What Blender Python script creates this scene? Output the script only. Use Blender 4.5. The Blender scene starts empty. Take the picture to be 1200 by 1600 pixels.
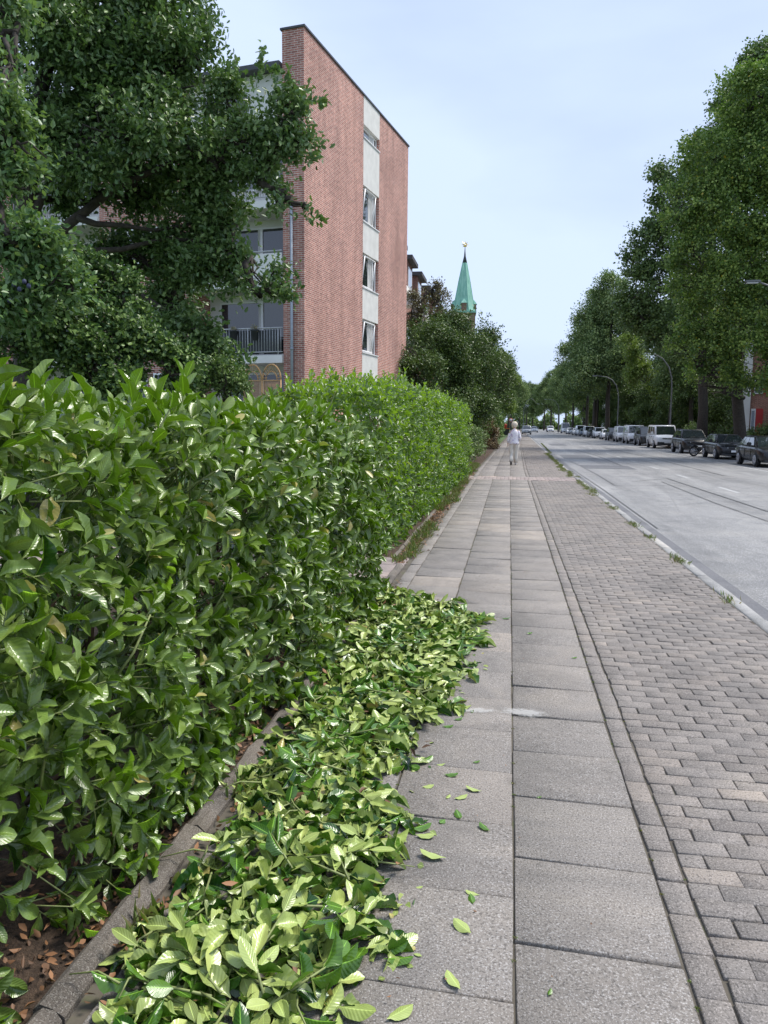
import bpy, bmesh, math, random
import numpy as np
from mathutils import Vector, Matrix
PI=math.pi
R=math.radians
S=bpy.context.scene
COL=S.collection
# ------------------------------------------------------------ camera
F_PX=1200.0; CAM_H=1.66
YAW,PITCH,ROLL=R(9.18),R(6.507),R(.55)
_f=np.array([-math.sin(YAW)*math.cos(PITCH),math.cos(YAW)*math.cos(PITCH),-math.sin(PITCH)])
_r=np.array([math.cos(YAW),math.sin(YAW),0.]); _u=np.cross(_r,_f)
_r2=math.cos(ROLL)*_r+math.sin(ROLL)*_u; _u2=-math.sin(ROLL)*_r+math.cos(ROLL)*_u
cam=bpy.data.cameras.new('camera'); camo=bpy.data.objects.new('camera',cam); COL.objects.link(camo)
camo.matrix_world=Matrix(((_r2[0],_u2[0],-_f[0],0),(_r2[1],_u2[1],-_f[1],0),(_r2[2],_u2[2],-_f[2],CAM_H),(0,0,0,1)))
cam.sensor_fit='VERTICAL'; cam.sensor_height=36; cam.lens=36*F_PX/1600; cam.clip_end=5000; cam.clip_start=.05
S.camera=camo
S.render.resolution_x=768; S.render.resolution_y=1024
# ------------------------------------------------------------ world, sun, exposure
SUN_EL,SUN_AZ=R(58),R(62)      # azimuth measured from +Y towards +X
W=bpy.data.worlds.new('World'); S.world=W; W.use_nodes=True
nt=W.node_tree; nt.nodes.clear()
out=nt.nodes.new('ShaderNodeOutputWorld'); mix=nt.nodes.new('ShaderNodeMixShader')
b1=nt.nodes.new('ShaderNodeBackground'); b2=nt.nodes.new('ShaderNodeBackground')
sky=nt.nodes.new('ShaderNodeTexSky'); sky.sky_type='NISHITA'; sky.sun_disc=False
sky.sun_elevation=SUN_EL; sky.sun_rotation=SUN_AZ; sky.dust_density=3
nt.links.new(sky.outputs[0],b1.inputs[0]); b1.inputs[1].default_value=.08
tc=nt.nodes.new('ShaderNodeTexCoord'); mp=nt.nodes.new('ShaderNodeMapping'); mp.inputs['Scale'].default_value=(1.2,1.2,3.6)
nz=nt.nodes.new('ShaderNodeTexNoise'); nz.inputs['Scale'].default_value=1.3; nz.inputs['Detail'].default_value=6; nz.inputs['Roughness'].default_value=.45
cr=nt.nodes.new('ShaderNodeValToRGB'); cr.color_ramp.elements[0].position=.36; cr.color_ramp.elements[1].position=.62
cr.color_ramp.elements[0].color=(.315,.390,.57,1); cr.color_ramp.elements[1].color=(.435,.520,.69,1)
nt.links.new(tc.outputs['Generated'],mp.inputs[0]); nt.links.new(mp.outputs[0],nz.inputs[0]); nt.links.new(nz.outputs['Fac'],cr.inputs[0]); nt.links.new(cr.outputs[0],b2.inputs[0])
b2.inputs[1].default_value=.95
mix.inputs[0].default_value=.92
nt.links.new(b1.outputs[0],mix.inputs[1]); nt.links.new(b2.outputs[0],mix.inputs[2]); nt.links.new(mix.outputs[0],out.inputs[0])
sl=bpy.data.lights.new('sun','SUN'); sl.energy=2.3; sl.angle=R(20); sl.color=(1,.95,.88)
so=bpy.data.objects.new('sun',sl); COL.objects.link(so)
sd=Vector((math.sin(SUN_AZ)*math.cos(SUN_EL),math.cos(SUN_AZ)*math.cos(SUN_EL),math.sin(SUN_EL)))
so.rotation_euler=sd.to_track_quat('Z','Y').to_euler()
S.view_settings.view_transform='Standard'; S.view_settings.look='None'; S.view_settings.exposure=.92; S.view_settings.gamma=1
S.cycles.max_bounces=8; S.cycles.transparent_max_bounces=8

# ------------------------------------------------------------ pixel helpers (used once, to read real positions off the photograph)
def ray(x,y): return (x-600)/F_PX*_r2+(800-y)/F_PX*_u2+_f
CAMV=np.array([0,0,CAM_H])
def atY(x,y,Y):
    d=ray(x,y); return CAMV+d*(Y/d[1])
def gnd(x,y,z=0):
    d=ray(x,y); return CAMV+d*((z-CAM_H)/d[2])
def bend(Y): return .009*(Y-30) if Y>30 else 0.

# ------------------------------------------------------------ materials
def newmat(name):
    m=bpy.data.materials.new(name); m.use_nodes=True; n=m.node_tree; n.nodes.clear()
    o=n.nodes.new('ShaderNodeOutputMaterial'); p=n.nodes.new('ShaderNodeBsdfPrincipled'); n.links.new(p.outputs[0],o.inputs[0])
    return m,n,p,o
def N(n,t,**k):
    a=n.nodes.new(t)
    for q,v in k.items():
        if q in a.inputs.keys(): a.inputs[q].default_value=v
        else: setattr(a,q,v)
    return a
def c4(c): return (c[0],c[1],c[2],1)
def ramp(n,src,stops):
    r=n.nodes.new('ShaderNodeValToRGB'); e=r.color_ramp.elements
    while len(e)<len(stops): e.new(.5)
    for i,(p,c) in enumerate(stops): e[i].position=p; e[i].color=c4(c)
    n.links.new(src,r.inputs[0]); return r.outputs[0]
def mixc(n,f,a,b,mode='MIX'):
    m=n.nodes.new('ShaderNodeMix'); m.data_type='RGBA'; m.blend_type=mode
    for s,v in ((0,f),(6,a),(7,b)):
        if hasattr(v,'is_output'): n.links.new(v,m.inputs[s])
        else: m.inputs[s].default_value=v if s==0 else c4(v)
    return m.outputs[2]
def noise(n,scale,detail=3,rough=.5,vec=None,dist=0):
    a=N(n,'ShaderNodeTexNoise',Scale=scale,Detail=detail,Roughness=rough,Distortion=dist)
    if vec is None:
        t=n.nodes.new('ShaderNodeTexCoord'); vec=t.outputs['Object']
    n.links.new(vec,a.inputs['Vector']); return a.outputs['Fac']
def bump(n,p,h,strength=.3,dist=.01):
    b=N(n,'ShaderNodeBump',Strength=strength,Distance=dist); n.links.new(h,b.inputs['Height']); n.links.new(b.outputs[0],p.inputs['Normal'])
def flat(name,c,rough=.5,metal=0,spec=.5,var=.12,scale=8,coat=0,bmp=0):
    m,n,p,o=newmat(name)
    f=noise(n,scale,4,.6)
    n.links.new(ramp(n,f,[(.3,[q*(1-var) for q in c]),(.7,[min(1,q*(1+var)) for q in c])]),p.inputs['Base Color'])
    p.inputs['Roughness'].default_value=rough; p.inputs['Metallic'].default_value=metal; p.inputs['Specular IOR Level'].default_value=spec
    p.inputs['Coat Weight'].default_value=coat; p.inputs['Coat Roughness'].default_value=.05
    if bmp: bump(n,p,noise(n,scale*6,3,.6),bmp,.01)
    return m
def leafmat(name,dark,light,under,rough=.4,trans=.25,veins=False,yellow=None,spec=.5):
    m,n,p,o=newmat(name)
    at=N(n,'ShaderNodeAttribute',attribute_name='tint')
    stops=[(0,dark),(.8,light)]
    if yellow: stops+=[(.9,light),(.96,yellow)]
    col=ramp(n,at.outputs['Fac'],stops)
    if veins:
        uv=n.nodes.new('ShaderNodeUVMap'); uv.uv_map='uv'
        sp=n.nodes.new('ShaderNodeSeparateXYZ'); n.links.new(uv.outputs[0],sp.inputs[0])
        a=N(n,'ShaderNodeMath',operation='ABSOLUTE'); n.links.new(sp.outputs[1],a.inputs[0])       # |v| from the midrib, 0..1
        mid=ramp(n,a.outputs[0],[(.02,(1,1,1)),(.10,(0,0,0))])
        s=N(n,'ShaderNodeMath',operation='MULTIPLY_ADD'); n.links.new(a.outputs[0],s.inputs[0]); s.inputs[1].default_value=-.22; n.links.new(sp.outputs[0],s.inputs[2])
        q=N(n,'ShaderNodeMath',operation='MULTIPLY'); n.links.new(s.outputs[0],q.inputs[0]); q.inputs[1].default_value=60
        q2=N(n,'ShaderNodeMath',operation='SINE'); n.links.new(q.outputs[0],q2.inputs[0])
        side=ramp(n,q2.outputs[0],[(.8,(0,0,0)),(1,(.10,.10,.10))])
        col=mixc(n,mid,col,[min(1,v*2.3+.03) for v in light]); col=mixc(n,side,col,light)
        blot=noise(n,38,3,.6); col=mixc(n,ramp(n,blot,[(.66,(0,0,0)),(.74,(.55,.55,.55))]),col,(.10,.11,.035))
        dirt=noise(n,9,4,.65); col=mixc(n,ramp(n,dirt,[(.55,(0,0,0)),(.8,(.2,.2,.2))]),col,(.10,.12,.07))
        b=N(n,'ShaderNodeBump',Strength=.16,Distance=.003); n.links.new(q2.outputs[0],b.inputs['Height']); n.links.new(b.outputs[0],p.inputs['Normal'])
        n.links.new(ramp(n,dirt,[(.35,(rough*.72,)*3),(.7,(rough*1.35,)*3)]),p.inputs['Roughness'])
        und=mixc(n,mid,ramp(n,at.outputs['Fac'],[(0,[v*.55 for v in under]),(.45,under),(.87,(under[0]*1.25,under[1]*1.12,under[2]*1.2)),(1,(.5,.42,.14))]),[min(1,v*1.5) for v in under])
        p.inputs['Coat Weight'].default_value=.35; p.inputs['Coat Roughness'].default_value=.24
    else:
        und=under; p.inputs['Roughness'].default_value=rough
    g=n.nodes.new('ShaderNodeNewGeometry')
    fin=mixc(n,g.outputs['Backfacing'],col,und)
    n.links.new(fin,p.inputs['Base Color']); p.inputs['Specular IOR Level'].default_value=spec
    t=n.nodes.new('ShaderNodeBsdfTranslucent'); tcx=mixc(n,1,fin,(.9,1.0,.35),'MULTIPLY')
    br=N(n,'ShaderNodeBrightContrast',Bright=.0); n.links.new(tcx,br.inputs[0]); n.links.new(br.outputs[0],t.inputs[0])
    mx=n.nodes.new('ShaderNodeMixShader'); mx.inputs[0].default_value=trans
    n.links.new(p.outputs[0],mx.inputs[1]); n.links.new(t.outputs[0],mx.inputs[2]); n.links.new(mx.outputs[0],o.inputs[0])
    return m

M={}
M['laurel']=leafmat('laurel leaf',(.024,.080,.006),(.20,.36,.016),(.16,.25,.05),.27,.12,True,(.50,.52,.13))
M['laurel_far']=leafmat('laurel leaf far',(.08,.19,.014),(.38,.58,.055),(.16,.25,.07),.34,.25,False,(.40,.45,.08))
M['cut']=leafmat('cut laurel leaf',(.018,.070,.010),(.11,.23,.020),(.40,.50,.145),.24,.13,True,(.50,.58,.20))
M['oak']=leafmat('oak leaf',(.042,.092,.026),(.23,.33,.105),(.13,.22,.085),.36,.2,False,(.26,.36,.05))
M['maple']=leafmat('maple leaf',(.048,.105,.025),(.23,.34,.085),(.08,.15,.06),.42,.25,False,(.30,.38,.05))
M['plum']=leafmat('plum leaf',(.05,.12,.03),(.14,.25,.08),(.20,.30,.14),.42,.3,False,(.40,.42,.10))
M['lime']=leafmat('lime leaf',(.11,.185,.036),(.35,.45,.10),(.16,.26,.09),.45,.35,False,(.55,.42,.04))
M['darkleaf']=leafmat('dark leaf',(.068,.118,.034),(.24,.325,.095),(.14,.22,.085),.42,.22,False,(.12,.19,.05))
M['farleaf']=leafmat('far leaf',(.12,.19,.06),(.33,.41,.14),(.13,.20,.09),.5,.25,False,(.22,.27,.08))
M['yellowleaf']=leafmat('yellow green leaf',(.09,.16,.03),(.24,.33,.07),(.24,.32,.10),.5,.35,False,(.40,.38,.06))
M['hornbeam']=leafmat('hornbeam leaf',(.040,.085,.018),(.17,.245,.05),(.09,.14,.05),.42,.22,False,(.16,.18,.04))
M['brownleaf']=leafmat('rusty leaf',(.10,.065,.03),(.18,.19,.07),(.14,.11,.06),.5,.2,False,(.30,.14,.06))
M['redleaf']=leafmat('red leaf',(.10,.085,.035),(.26,.19,.08),(.2,.11,.07),.5,.2)
M['dead']=leafmat('dead leaf',(.09,.05,.028),(.34,.17,.08),(.26,.17,.10),.6,.1)
M['weed']=leafmat('weed blade',(.10,.10,.04),(.27,.24,.10),(.16,.23,.06),.6,.3,False,(.34,.28,.10))
M['bark']=flat('bark',(.055,.045,.036),.9,var=.45,scale=14,bmp=.6)
M['twig']=flat('green twig',(.22,.26,.09),.6,var=.3,scale=30)
M['woodtwig']=flat('woody twig',(.10,.065,.04),.85,var=.35,scale=30)

# ------------------------------------------------------------ object helpers
def tag(o,label=None,cat=None,group=None,kind=None):
    if label: o['label']=label
    if cat: o['category']=cat
    if group: o['group']=group
    if kind: o['kind']=kind
    return o
def link(name,me,mats,parent=None):
    o=bpy.data.objects.new(name,me); COL.objects.link(o)
    for m in (mats if isinstance(mats,(list,tuple)) else [mats]): me.materials.append(m)
    if parent is not None: o.parent=parent
    return o
def empty(name,loc=(0,0,0),rz=0,label=None,cat=None,group=None):
    o=bpy.data.objects.new(name,None); COL.objects.link(o); o.location=loc; o.rotation_euler=(0,0,rz); o.empty_display_size=.2
    return tag(o,label,cat,group)
def npmesh(name,V,sizes,idx,tint=None,uv=None,smooth=False,matidx=None):
    me=bpy.data.meshes.new(name); V=np.ascontiguousarray(V,dtype=np.float32)
    sizes=np.asarray(sizes,dtype=np.int32); idx=np.asarray(idx,dtype=np.int32)
    me.vertices.add(len(V)); me.vertices.foreach_set('co',V.ravel())
    me.loops.add(len(idx)); me.loops.foreach_set('vertex_index',idx)
    me.polygons.add(len(sizes)); st=np.zeros(len(sizes),np.int32); st[1:]=np.cumsum(sizes)[:-1]
    me.polygons.foreach_set('loop_start',st); me.polygons.foreach_set('loop_total',sizes)
    if smooth: me.polygons.foreach_set('use_smooth',np.ones(len(sizes),bool))
    if matidx is not None: me.polygons.foreach_set('material_index',np.asarray(matidx,np.int32))
    if tint is not None:
        a=me.attributes.new('tint','FLOAT','FACE'); a.data.foreach_set('value',np.asarray(tint,np.float32))
    if uv is not None:
        u=me.uv_layers.new(name='uv'); u.data.foreach_set('uv',np.asarray(uv,np.float32)[idx].ravel())
    me.update(calc_edges=True); me.validate(); return me
def norm(a): return a/np.maximum(np.linalg.norm(a,axis=-1,keepdims=True),1e-9)
class Batch:                                     # many copies of small templates gathered into one mesh
    def __init__(s): s.V=[];s.S=[];s.I=[];s.T=[];s.U=[];s.n=0
    def add(s,tpl,pos,dr,nr,ln,wd,tint,curl=None):
        tv,tf,ts,tu=tpl; n=len(pos)
        X=norm(dr); Z=norm(nr-X*np.sum(nr*X,-1,keepdims=True)); Y=np.cross(Z,X)
        if curl is None: curl=np.ones(n)
        v=(pos[:,None]+tv[None,:,0:1]*(ln[:,None]*X)[:,None]+tv[None,:,1:2]*(wd[:,None]*Y)[:,None]+tv[None,:,2:3]*((ln*curl)[:,None]*Z)[:,None]).reshape(-1,3)
        s.V.append(v); k=len(tv); s.I.append((tf[None]+(np.arange(n)*k)[:,None]+s.n).ravel()); s.S.append(np.tile(ts,n)); s.T.append(np.repeat(tint,len(ts)))
        s.U.append(np.tile(tu,(n,1))); s.n+=n*k
    def mesh(s,name,smooth=False,uv=False):
        return npmesh(name,np.concatenate(s.V),np.concatenate(s.S),np.concatenate(s.I),np.concatenate(s.T),np.concatenate(s.U) if uv else None,smooth)
def grid_leaf(rows,cols,prof,fold=.12,droop=.18,wave=0.):
    V=[];U=[];F=[]
    for i in range(rows+1):
        t=i/rows; w=prof(t)
        for j in range(cols+1):
            q=2*j/cols-1
            V.append((t,.5*w*q, fold*abs(q)*w*.5-droop*t*t+wave*math.sin(t*14+q*2)*abs(q)*w)); U.append((t,q))
    for i in range(rows):
        for j in range(cols):
            a=i*(cols+1)+j; F+= [a,a+1,a+cols+2,a+cols+1]
    return np.array(V),np.array(F),np.full(rows*cols,4,np.int32),np.array(U)
def lp(t):
    if t<.09: return .07
    s=(t-.09)/.91; return max(.03,math.sin(PI*min(1,s**1.05))**.55*(1 if s<.8 else 1-(s-.8)*.35))
LA=grid_leaf(9,4,lp,.42,.20,.05); LB=grid_leaf(6,2,lp,.42,.20,.03); LC=grid_leaf(3,2,lambda t:[.05,.95,.85,.02][int(round(t*3))],.4,.2)
DIA=(np.array([(0,0,0),(.45,-.5,.08),(1,0,-.08),(.45,.5,.08)]),np.array([0,1,2,0,2,3]),np.array([3,3],np.int32),np.zeros((4,2)))
OV=(np.array([(0,0,0),(.25,-.36,.05),(.6,-.5,.06),(1,0,-.1),(.6,.5,.06),(.25,.36,.05)]),np.array([0,1,2,3,0,3,4,5]),np.array([4,4],np.int32),np.zeros((6,2)))
_ok=[(.0,0),(.18,.12),(.3,.34),(.38,.2),(.55,.5),(.64,.28),(.8,.42),(.88,.2),(1,0)]
OAKL=(np.array([(a,-b,b*.25-.12*a*a) for a,b in _ok]+[(a,b,b*.25-.12*a*a) for a,b in _ok[1:-1]]),np.array(list(range(9))+[8]+[9+6-i for i in range(7)]+[0]),np.array([9,9],np.int32),np.zeros((16,2)))
def tube(V,S_,I,pts,rad,sides=6,cap=True):
    pts=[np.array(p,float) for p in pts]; base=len(V)
    for i,p in enumerate(pts):
        d=pts[min(i+1,len(pts)-1)]-pts[max(i-1,0)]; d=d/max(np.linalg.norm(d),1e-9)
        a=np.cross(d,[0,0,1.]) if abs(d[2])<.9 else np.cross(d,[1.,0,0]); a/=np.linalg.norm(a); b=np.cross(d,a)
        for k in range(sides):
            t=2*PI*k/sides; V.append(p+rad[i]*(math.cos(t)*a+math.sin(t)*b))
    for i in range(len(pts)-1):
        for k in range(sides):
            A=base+i*sides+k; B=base+i*sides+(k+1)%sides; I.extend([A,B,B+sides,A+sides]); S_.append(4)
    if cap:
        I.extend([base+k for k in range(sides)][::-1]); S_.append(sides); e=base+(len(pts)-1)*sides; I.extend([e+k for k in range(sides)]); S_.append(sides)
def tubes(name,lst,mat,parent=None,sides=6,smooth=True,extra=None):
    V=[];S_=[];I=[]
    for pts,rad in lst:
        if not hasattr(rad,'__len__'): rad=[rad]*len(pts)
        tube(V,S_,I,pts,rad,sides)
    return link(name,npmesh(name,np.array(V),S_,I,smooth=smooth),mat,parent)
def boxes(name,bs,mat,parent=None,bevel=0,seg=1):
    bm=bmesh.new()
    for b in bs:
        x0,x1,y0,y1,z0,z1=b
        r=bmesh.ops.create_cube(bm,size=1,matrix=Matrix.Translation(((x0+x1)/2,(y0+y1)/2,(z0+z1)/2))@Matrix.Diagonal((abs(x1-x0),abs(y1-y0),abs(z1-z0),1)))
    if bevel: bmesh.ops.bevel(bm,geom=bm.edges[:],offset=bevel,segments=seg,affect='EDGES')
    me=bpy.data.meshes.new(name); bm.to_mesh(me); bm.free(); return link(name,me,mat,parent)
def poly(name,pts,faces,mat,parent=None,smooth=False):
    me=bpy.data.meshes.new(name); me.from_pydata([tuple(map(float,p)) for p in pts],[],faces); me.validate()
    if smooth:
        for p in me.polygons: p.use_smooth=True
    return link(name,me,mat,parent)
def copy_tree(o,parent=None):
    c=o.copy(); COL.objects.link(c)
    if parent is not None: c.parent=parent
    for ch in o.children: copy_tree(ch,c)
    return c
rg=np.random.default_rng(7)

# ------------------------------------------------------------ ground, road, pavement
def ygrid(step_near=2,far=420): 
    y=[-4.]; 
    while y[-1]<far: y.append(y[-1]+(step_near if y[-1]<60 else 10))
    return y
def strip(name,x0,x1,z,mat,y0=-4,y1=420,kind='structure'):
    ys=[y for y in ygrid() if y0<y<y1]; ys=[y0]+ys+[y1]; P=[];Fc=[]
    for y in ys: P+=[(x0+bend(y),y,z),(x1+bend(y),y,z)]
    for i in range(len(ys)-1): Fc.append((2*i,2*i+1,2*i+3,2*i+2))
    o=poly(name,P,Fc,mat); tag(o,kind=kind); return o
def speckle(name,base,var,spk,rough,sp_scale=260,big=.6,stain=(.6,.6,.6),attr=False):
    m,n,p,o=newmat(name)
    t=n.nodes.new('ShaderNodeTexCoord').outputs['Object']
    f=noise(n,big,5,.6,t); col=ramp(n,f,[(.3,[q*(1-var) for q in base]),(.7,[q*(1+var) for q in base])])
    if attr:
        at=N(n,'ShaderNodeAttribute',attribute_name='tint'); g=ramp(n,at.outputs['Fac'],[(0,(.80,.79,.79)),(.5,(1,1,1)),(.82,(1.08,1.04,1.0)),(1,(1.38,1.32,1.25))]); col=mixc(n,1,col,g,'MULTIPLY')
    s=noise(n,sp_scale,2,.7,t); col=mixc(n,ramp(n,s,[(.54,(0,0,0)),(.64,(.72,.72,.72))]),col,spk)
    d=noise(n,sp_scale*.7,2,.7,t); col=mixc(n,ramp(n,d,[(.37,(.7,.7,.7)),(.47,(0,0,0))]),col,[q*.3 for q in base])
    st=noise(n,2.3,6,.7,t,.6); col=mixc(n,ramp(n,st,[(.52,(0,0,0)),(.72,(.55,.55,.55))]),col,[a*b for a,b in zip(base,stain)])
    sp2=noise(n,.9,6,.75,t,1.2); col=mixc(n,1,col,ramp(n,sp2,[(.32,(.74,.75,.76)),(.5,(1,1,1)),(.66,(1.14,1.12,1.08))]),'MULTIPLY')
    vg=N(n,'ShaderNodeTexVoronoi',Scale=5.5); n.links.new(t,vg.inputs['Vector']); col=mixc(n,ramp(n,vg.outputs['Distance'],[(.045,(.6,.6,.6)),(.07,(0,0,0))]),col,[q*.55 for q in base])
    n.links.new(col,p.inputs['Base Color']); p.inputs['Roughness'].default_value=rough
    bump(n,p,noise(n,sp_scale*.8,3,.7,t),.7,.006)
    return m,n,p
M['slab']=speckle('concrete slab',(.235,.212,.188),.16,(.48,.46,.44),.85,150,1.1,attr=True)[0]
M['paver']=speckle('clinker paver',(.226,.203,.182),.16,(.44,.40,.37),.85,150,3,attr=True)[0]
M['pinkpaver']=speckle('pink paver',(.34,.28,.26),.12,(.5,.45,.42),.85,200,3,attr=True)[0]
M['kerb']=speckle('granite kerb',(.34,.335,.32),.2,(.55,.54,.52),.8,160,2.5,attr=True)[0]
M['edging']=speckle('concrete edging',(.150,.128,.106),.4,(.36,.34,.30),.9,220,3,(.55,.55,.4))[0]
M['gutter']=speckle('gutter strip',(.15,.15,.158),.12,(.25,.25,.25),.75,200,1)[0]
# road: weathered asphalt, patches, cracks
m,n,p=speckle('asphalt',(.225,.22,.213),.10,(.60,.60,.60),.6,60,.25)
M['asphalt']=m
src=[l.from_socket for l in n.links if l.to_socket==p.inputs['Base Color']][0]
t=n.nodes.new('ShaderNodeTexCoord'); mpn=N(n,'ShaderNodeMapping'); mpn.inputs['Scale'].default_value=(.9,.06,1); n.links.new(t.outputs['Object'],mpn.inputs[0])
f=noise(n,1.0,5,.65,mpn.outputs[0],.4)
c=mixc(n,1,src,ramp(n,f,[(.34,(.74,.74,.74)),(.5,(1,1,1)),(.66,(1.24,1.24,1.23))]),'MULTIPLY')
vo=N(n,'ShaderNodeTexVoronoi',Scale=.22); vo.feature='DISTANCE_TO_EDGE'; n.links.new(t.outputs['Object'],vo.inputs['Vector'])
c=mixc(n,ramp(n,vo.outputs['Distance'],[(.0,(.35,.35,.35)),(.005,(0,0,0))]),c,(.10,.10,.10))
n.links.new(c,p.inputs['Base Color'])
M['patch']=speckle('tar patch',(.13,.133,.14),.15,(.27,.27,.28),.7,140,.8)[0]
M['tar']=speckle('tar seam',(.165,.163,.16),.15,(.12,.12,.12),.6,140,.8)[0]
M['roadpaint']=flat('worn road paint',(.42,.42,.41),.7,var=.25,scale=14)
# soil
m,n,p,o=newmat('soil'); t=n.nodes.new('ShaderNodeTexCoord').outputs['Object']
c=ramp(n,noise(n,26,5,.7,t),[(.3,(.035,.022,.014)),(.55,(.10,.065,.042)),(.75,(.20,.13,.085))]); n.links.new(c,p.inputs['Base Color']); p.inputs['Roughness'].default_value=.95
bump(n,p,noise(n,60,5,.7,t),1,.03); M['soil']=m
m,n,p,o=newmat('lawn'); t=n.nodes.new('ShaderNodeTexCoord').outputs['Object']
c=ramp(n,noise(n,3,6,.7,t),[(.3,(.035,.075,.018)),(.7,(.10,.15,.04))]); n.links.new(c,p.inputs['Base Color']); p.inputs['Roughness'].default_value=.95; M['lawn']=m
m,n,p,o=newmat('joint sand'); t=n.nodes.new('ShaderNodeTexCoord').outputs['Object']
c=ramp(n,noise(n,5,6,.7,t),[(.35,(.075,.066,.052)),(.55,(.12,.105,.082)),(.7,(.09,.10,.045))]); n.links.new(c,p.inputs['Base Color']); p.inputs['Roughness'].default_value=1; M['joint']=m

g=poly('ground',[(-1500,-300,-.17),(1500,-300,-.17),(1500,2500,-.17),(-1500,2500,-.17)],[(0,1,2,3)],M['lawn']); tag(g,kind='structure')
strip('road',2.40,13.3,-.12,M['asphalt'])
strip('gutter',2.27,2.545,-.112,M['gutter'])
strip('joint_bed',-1.22,2.13,-.0125,M['joint'])
strip('garden_soil',-3.6,-1.22,-.02,M['soil'],-4,60)
strip('garden_lawn',-60,-3.6,-.03,M['lawn'],-4,420)
strip('garden_strip',-3.6,-1.22,-.03,M['lawn'],60,420)
strip('side_pavement',13.42,16.2,.0,M['slab'])
strip('verge',16.2,80,-.02,M['lawn'])
# road markings and repairs
mk=[]
def quadstrip(x0,x1,y0,y1,z=-.116): mk.append([(x0+bend(y0),y0,z),(x1+bend(y0),y0,z),(x1+bend(y1),y1,z),(x0+bend(y1),y1,z)])
def flush(name,mat,kind='structure'):
    P=[];Fc=[]
    for q in mk: Fc.append(tuple(range(len(P),len(P)+4))); P+=q
    mk.clear(); o=poly(name,P,Fc,mat); tag(o,kind=kind); return o
for y in [10.4+i*5.95 for i in range(28)]: quadstrip(6.20,6.32,y,y+2.1)
for y0 in range(16,230,9): quadstrip(10.42,10.54,y0,y0+9.0 if y0%2 else y0+8.2)
flush('road_marking',M['roadpaint'])
quadstrip(3.15,5.3,33.5,36.5); quadstrip(2.9,4.7,43.5,49); quadstrip(7.4,9.2,60,66)
quadstrip(3.4,4.9,72,80)
flush('road_patch',M['patch'])
def seam(pts,w=.05,z=-.108):
    for (a,b),(c_,d) in zip(pts[:-1],pts[1:]):
        L=math.hypot(c_-a,d-b); nx,ny=-(d-b)/L*w/2,(c_-a)/L*w/2
        mk.append([(a+nx,b+ny,z),(a-nx,b-ny,z),(c_-nx,d-ny,z),(c_+nx,d+ny,z)])
seam([(5.5,17),(5.5,20),(5.45,27.9)],.045); seam([(4.95,15),(4.85,19),(4.95,26.2)],.03)
seam([(4.0,26.0),(5.45,28.0)],.035); seam([(3.2,24),(3.25,30),(3.1,41)],.03); seam([(5.1,36),(5.3,48),(5.0,60)],.09); seam([(2.62,14),(2.66,22),(2.62,34),(2.8,50)],.03)
seam([(7.9,30),(8.1,45),(8.0,70)],.05); seam([(3.1,24.2),(4.4,24.4),(5.5,24.6)],.03); seam([(7.0,16),(8.9,16.5)],.04)
flush('road_crack',M['tar'])
# slabs and pavers: real stones over a dark bed
class Stones:
    def __init__(s): s.V=[];s.S=[];s.I=[];s.T=[]
    def add(s,x0,x1,y0,y1,tint,j=.004,skew=0,h=0.,bv=.004):
        x0+=j;x1-=j;y0+=j;y1-=j
        if x1-x0<.02 or y1-y0<.02: return
        b=len(s.V); a,c_=rg.normal(0,.002,2); z=h+rg.normal(0,.0016); ym=(y0+y1)/2; xm=(x0+x1)/2
        q=[(x0,y0),(x1,y0),(x1,y1),(x0,y1)]; inn=[(x0+bv,y0+bv),(x1-bv,y0+bv),(x1-bv,y1-bv),(x0+bv,y1-bv)]
        jit=rg.normal(0,.0022,(4,2))
        for (x,y),w in zip(q,jit): s.V.append((x+w[0]+bend(y),y+w[1]+skew*(x-xm),z-.02))
        for (x,y),w in zip(q,jit): s.V.append((x+w[0]+bend(y),y+w[1]+skew*(x-xm),z-bv+a*(x-xm)*4+c_*(y-ym)*4))
        for (x,y),w in zip(inn,jit): s.V.append((x+w[0]+bend(y),y+w[1]+skew*(x-xm),z+a*(x-xm)*4+c_*(y-ym)*4))
        for k in range(4):
            l=(k+1)%4; s.I+=[b+k,b+l,b+4+l,b+4+k, b+4+k,b+4+l,b+8+l,b+8+k]; s.S+=[4,4]
        s.I+=[b+8,b+9,b+10,b+11]; s.S.append(4); s.T+=[tint]*9
    def done(s,name,mat): 
        o=link(name,npmesh(name,np.array(s.V),s.S,s.I,s.T),mat); tag(o,kind='structure'); return o
def tn(a=.45,s=.12,lo=.04): 
    return float(np.clip(rg.normal(a,s),0,.80)) if rg.random()>lo else .98
st=Stones(); BAND=(24.0,25.5)
def col_slabs(x0,x1,yoff,step=.5,ymax=230,light=()):
    y=yoff-6
    i=0
    while y<ymax:
        L=step if y<60 else 2
        if not(y+L>BAND[0] and y<BAND[1]):
            st.add(x0,x1,y,y+L,(.97 if any(a<=y+.25<=b for a,b in light) else tn(.42,.13,.02)),.0035,skew=-.05)
        elif y<BAND[0]: st.add(x0,x1,y,BAND[0],.4)
        elif y+L>BAND[1]: st.add(x0,x1,BAND[1],y+L,.4)
        y+=L+(rg.random()<.15)*.004
col_slabs(.061,.578,2.34,light=((11.3,12.4),(36,36.6)))
col_slabs(-.466,.060,2.09,light=((5.6,6.15),(12.2,12.9)))
col_slabs(-.99,-.470,2.3,ymax=230)
st.done('pavement_slab',M['slab'])
st=Stones()
y=-2.
while y<230:                       # narrow slabs towards the hedge and the crossing path
    st.add(-1.13,-.994,y,y+.5,tn(.4,.15)); y+=.5 if y<50 else 2
st.done('pavement_border',M['slab'])
st=Stones()
y=-2.0
while y<BAND[0]: st.add(.584,.684,y,y+.2,tn(.5,.18,.05),.0035); y+=.2
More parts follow.
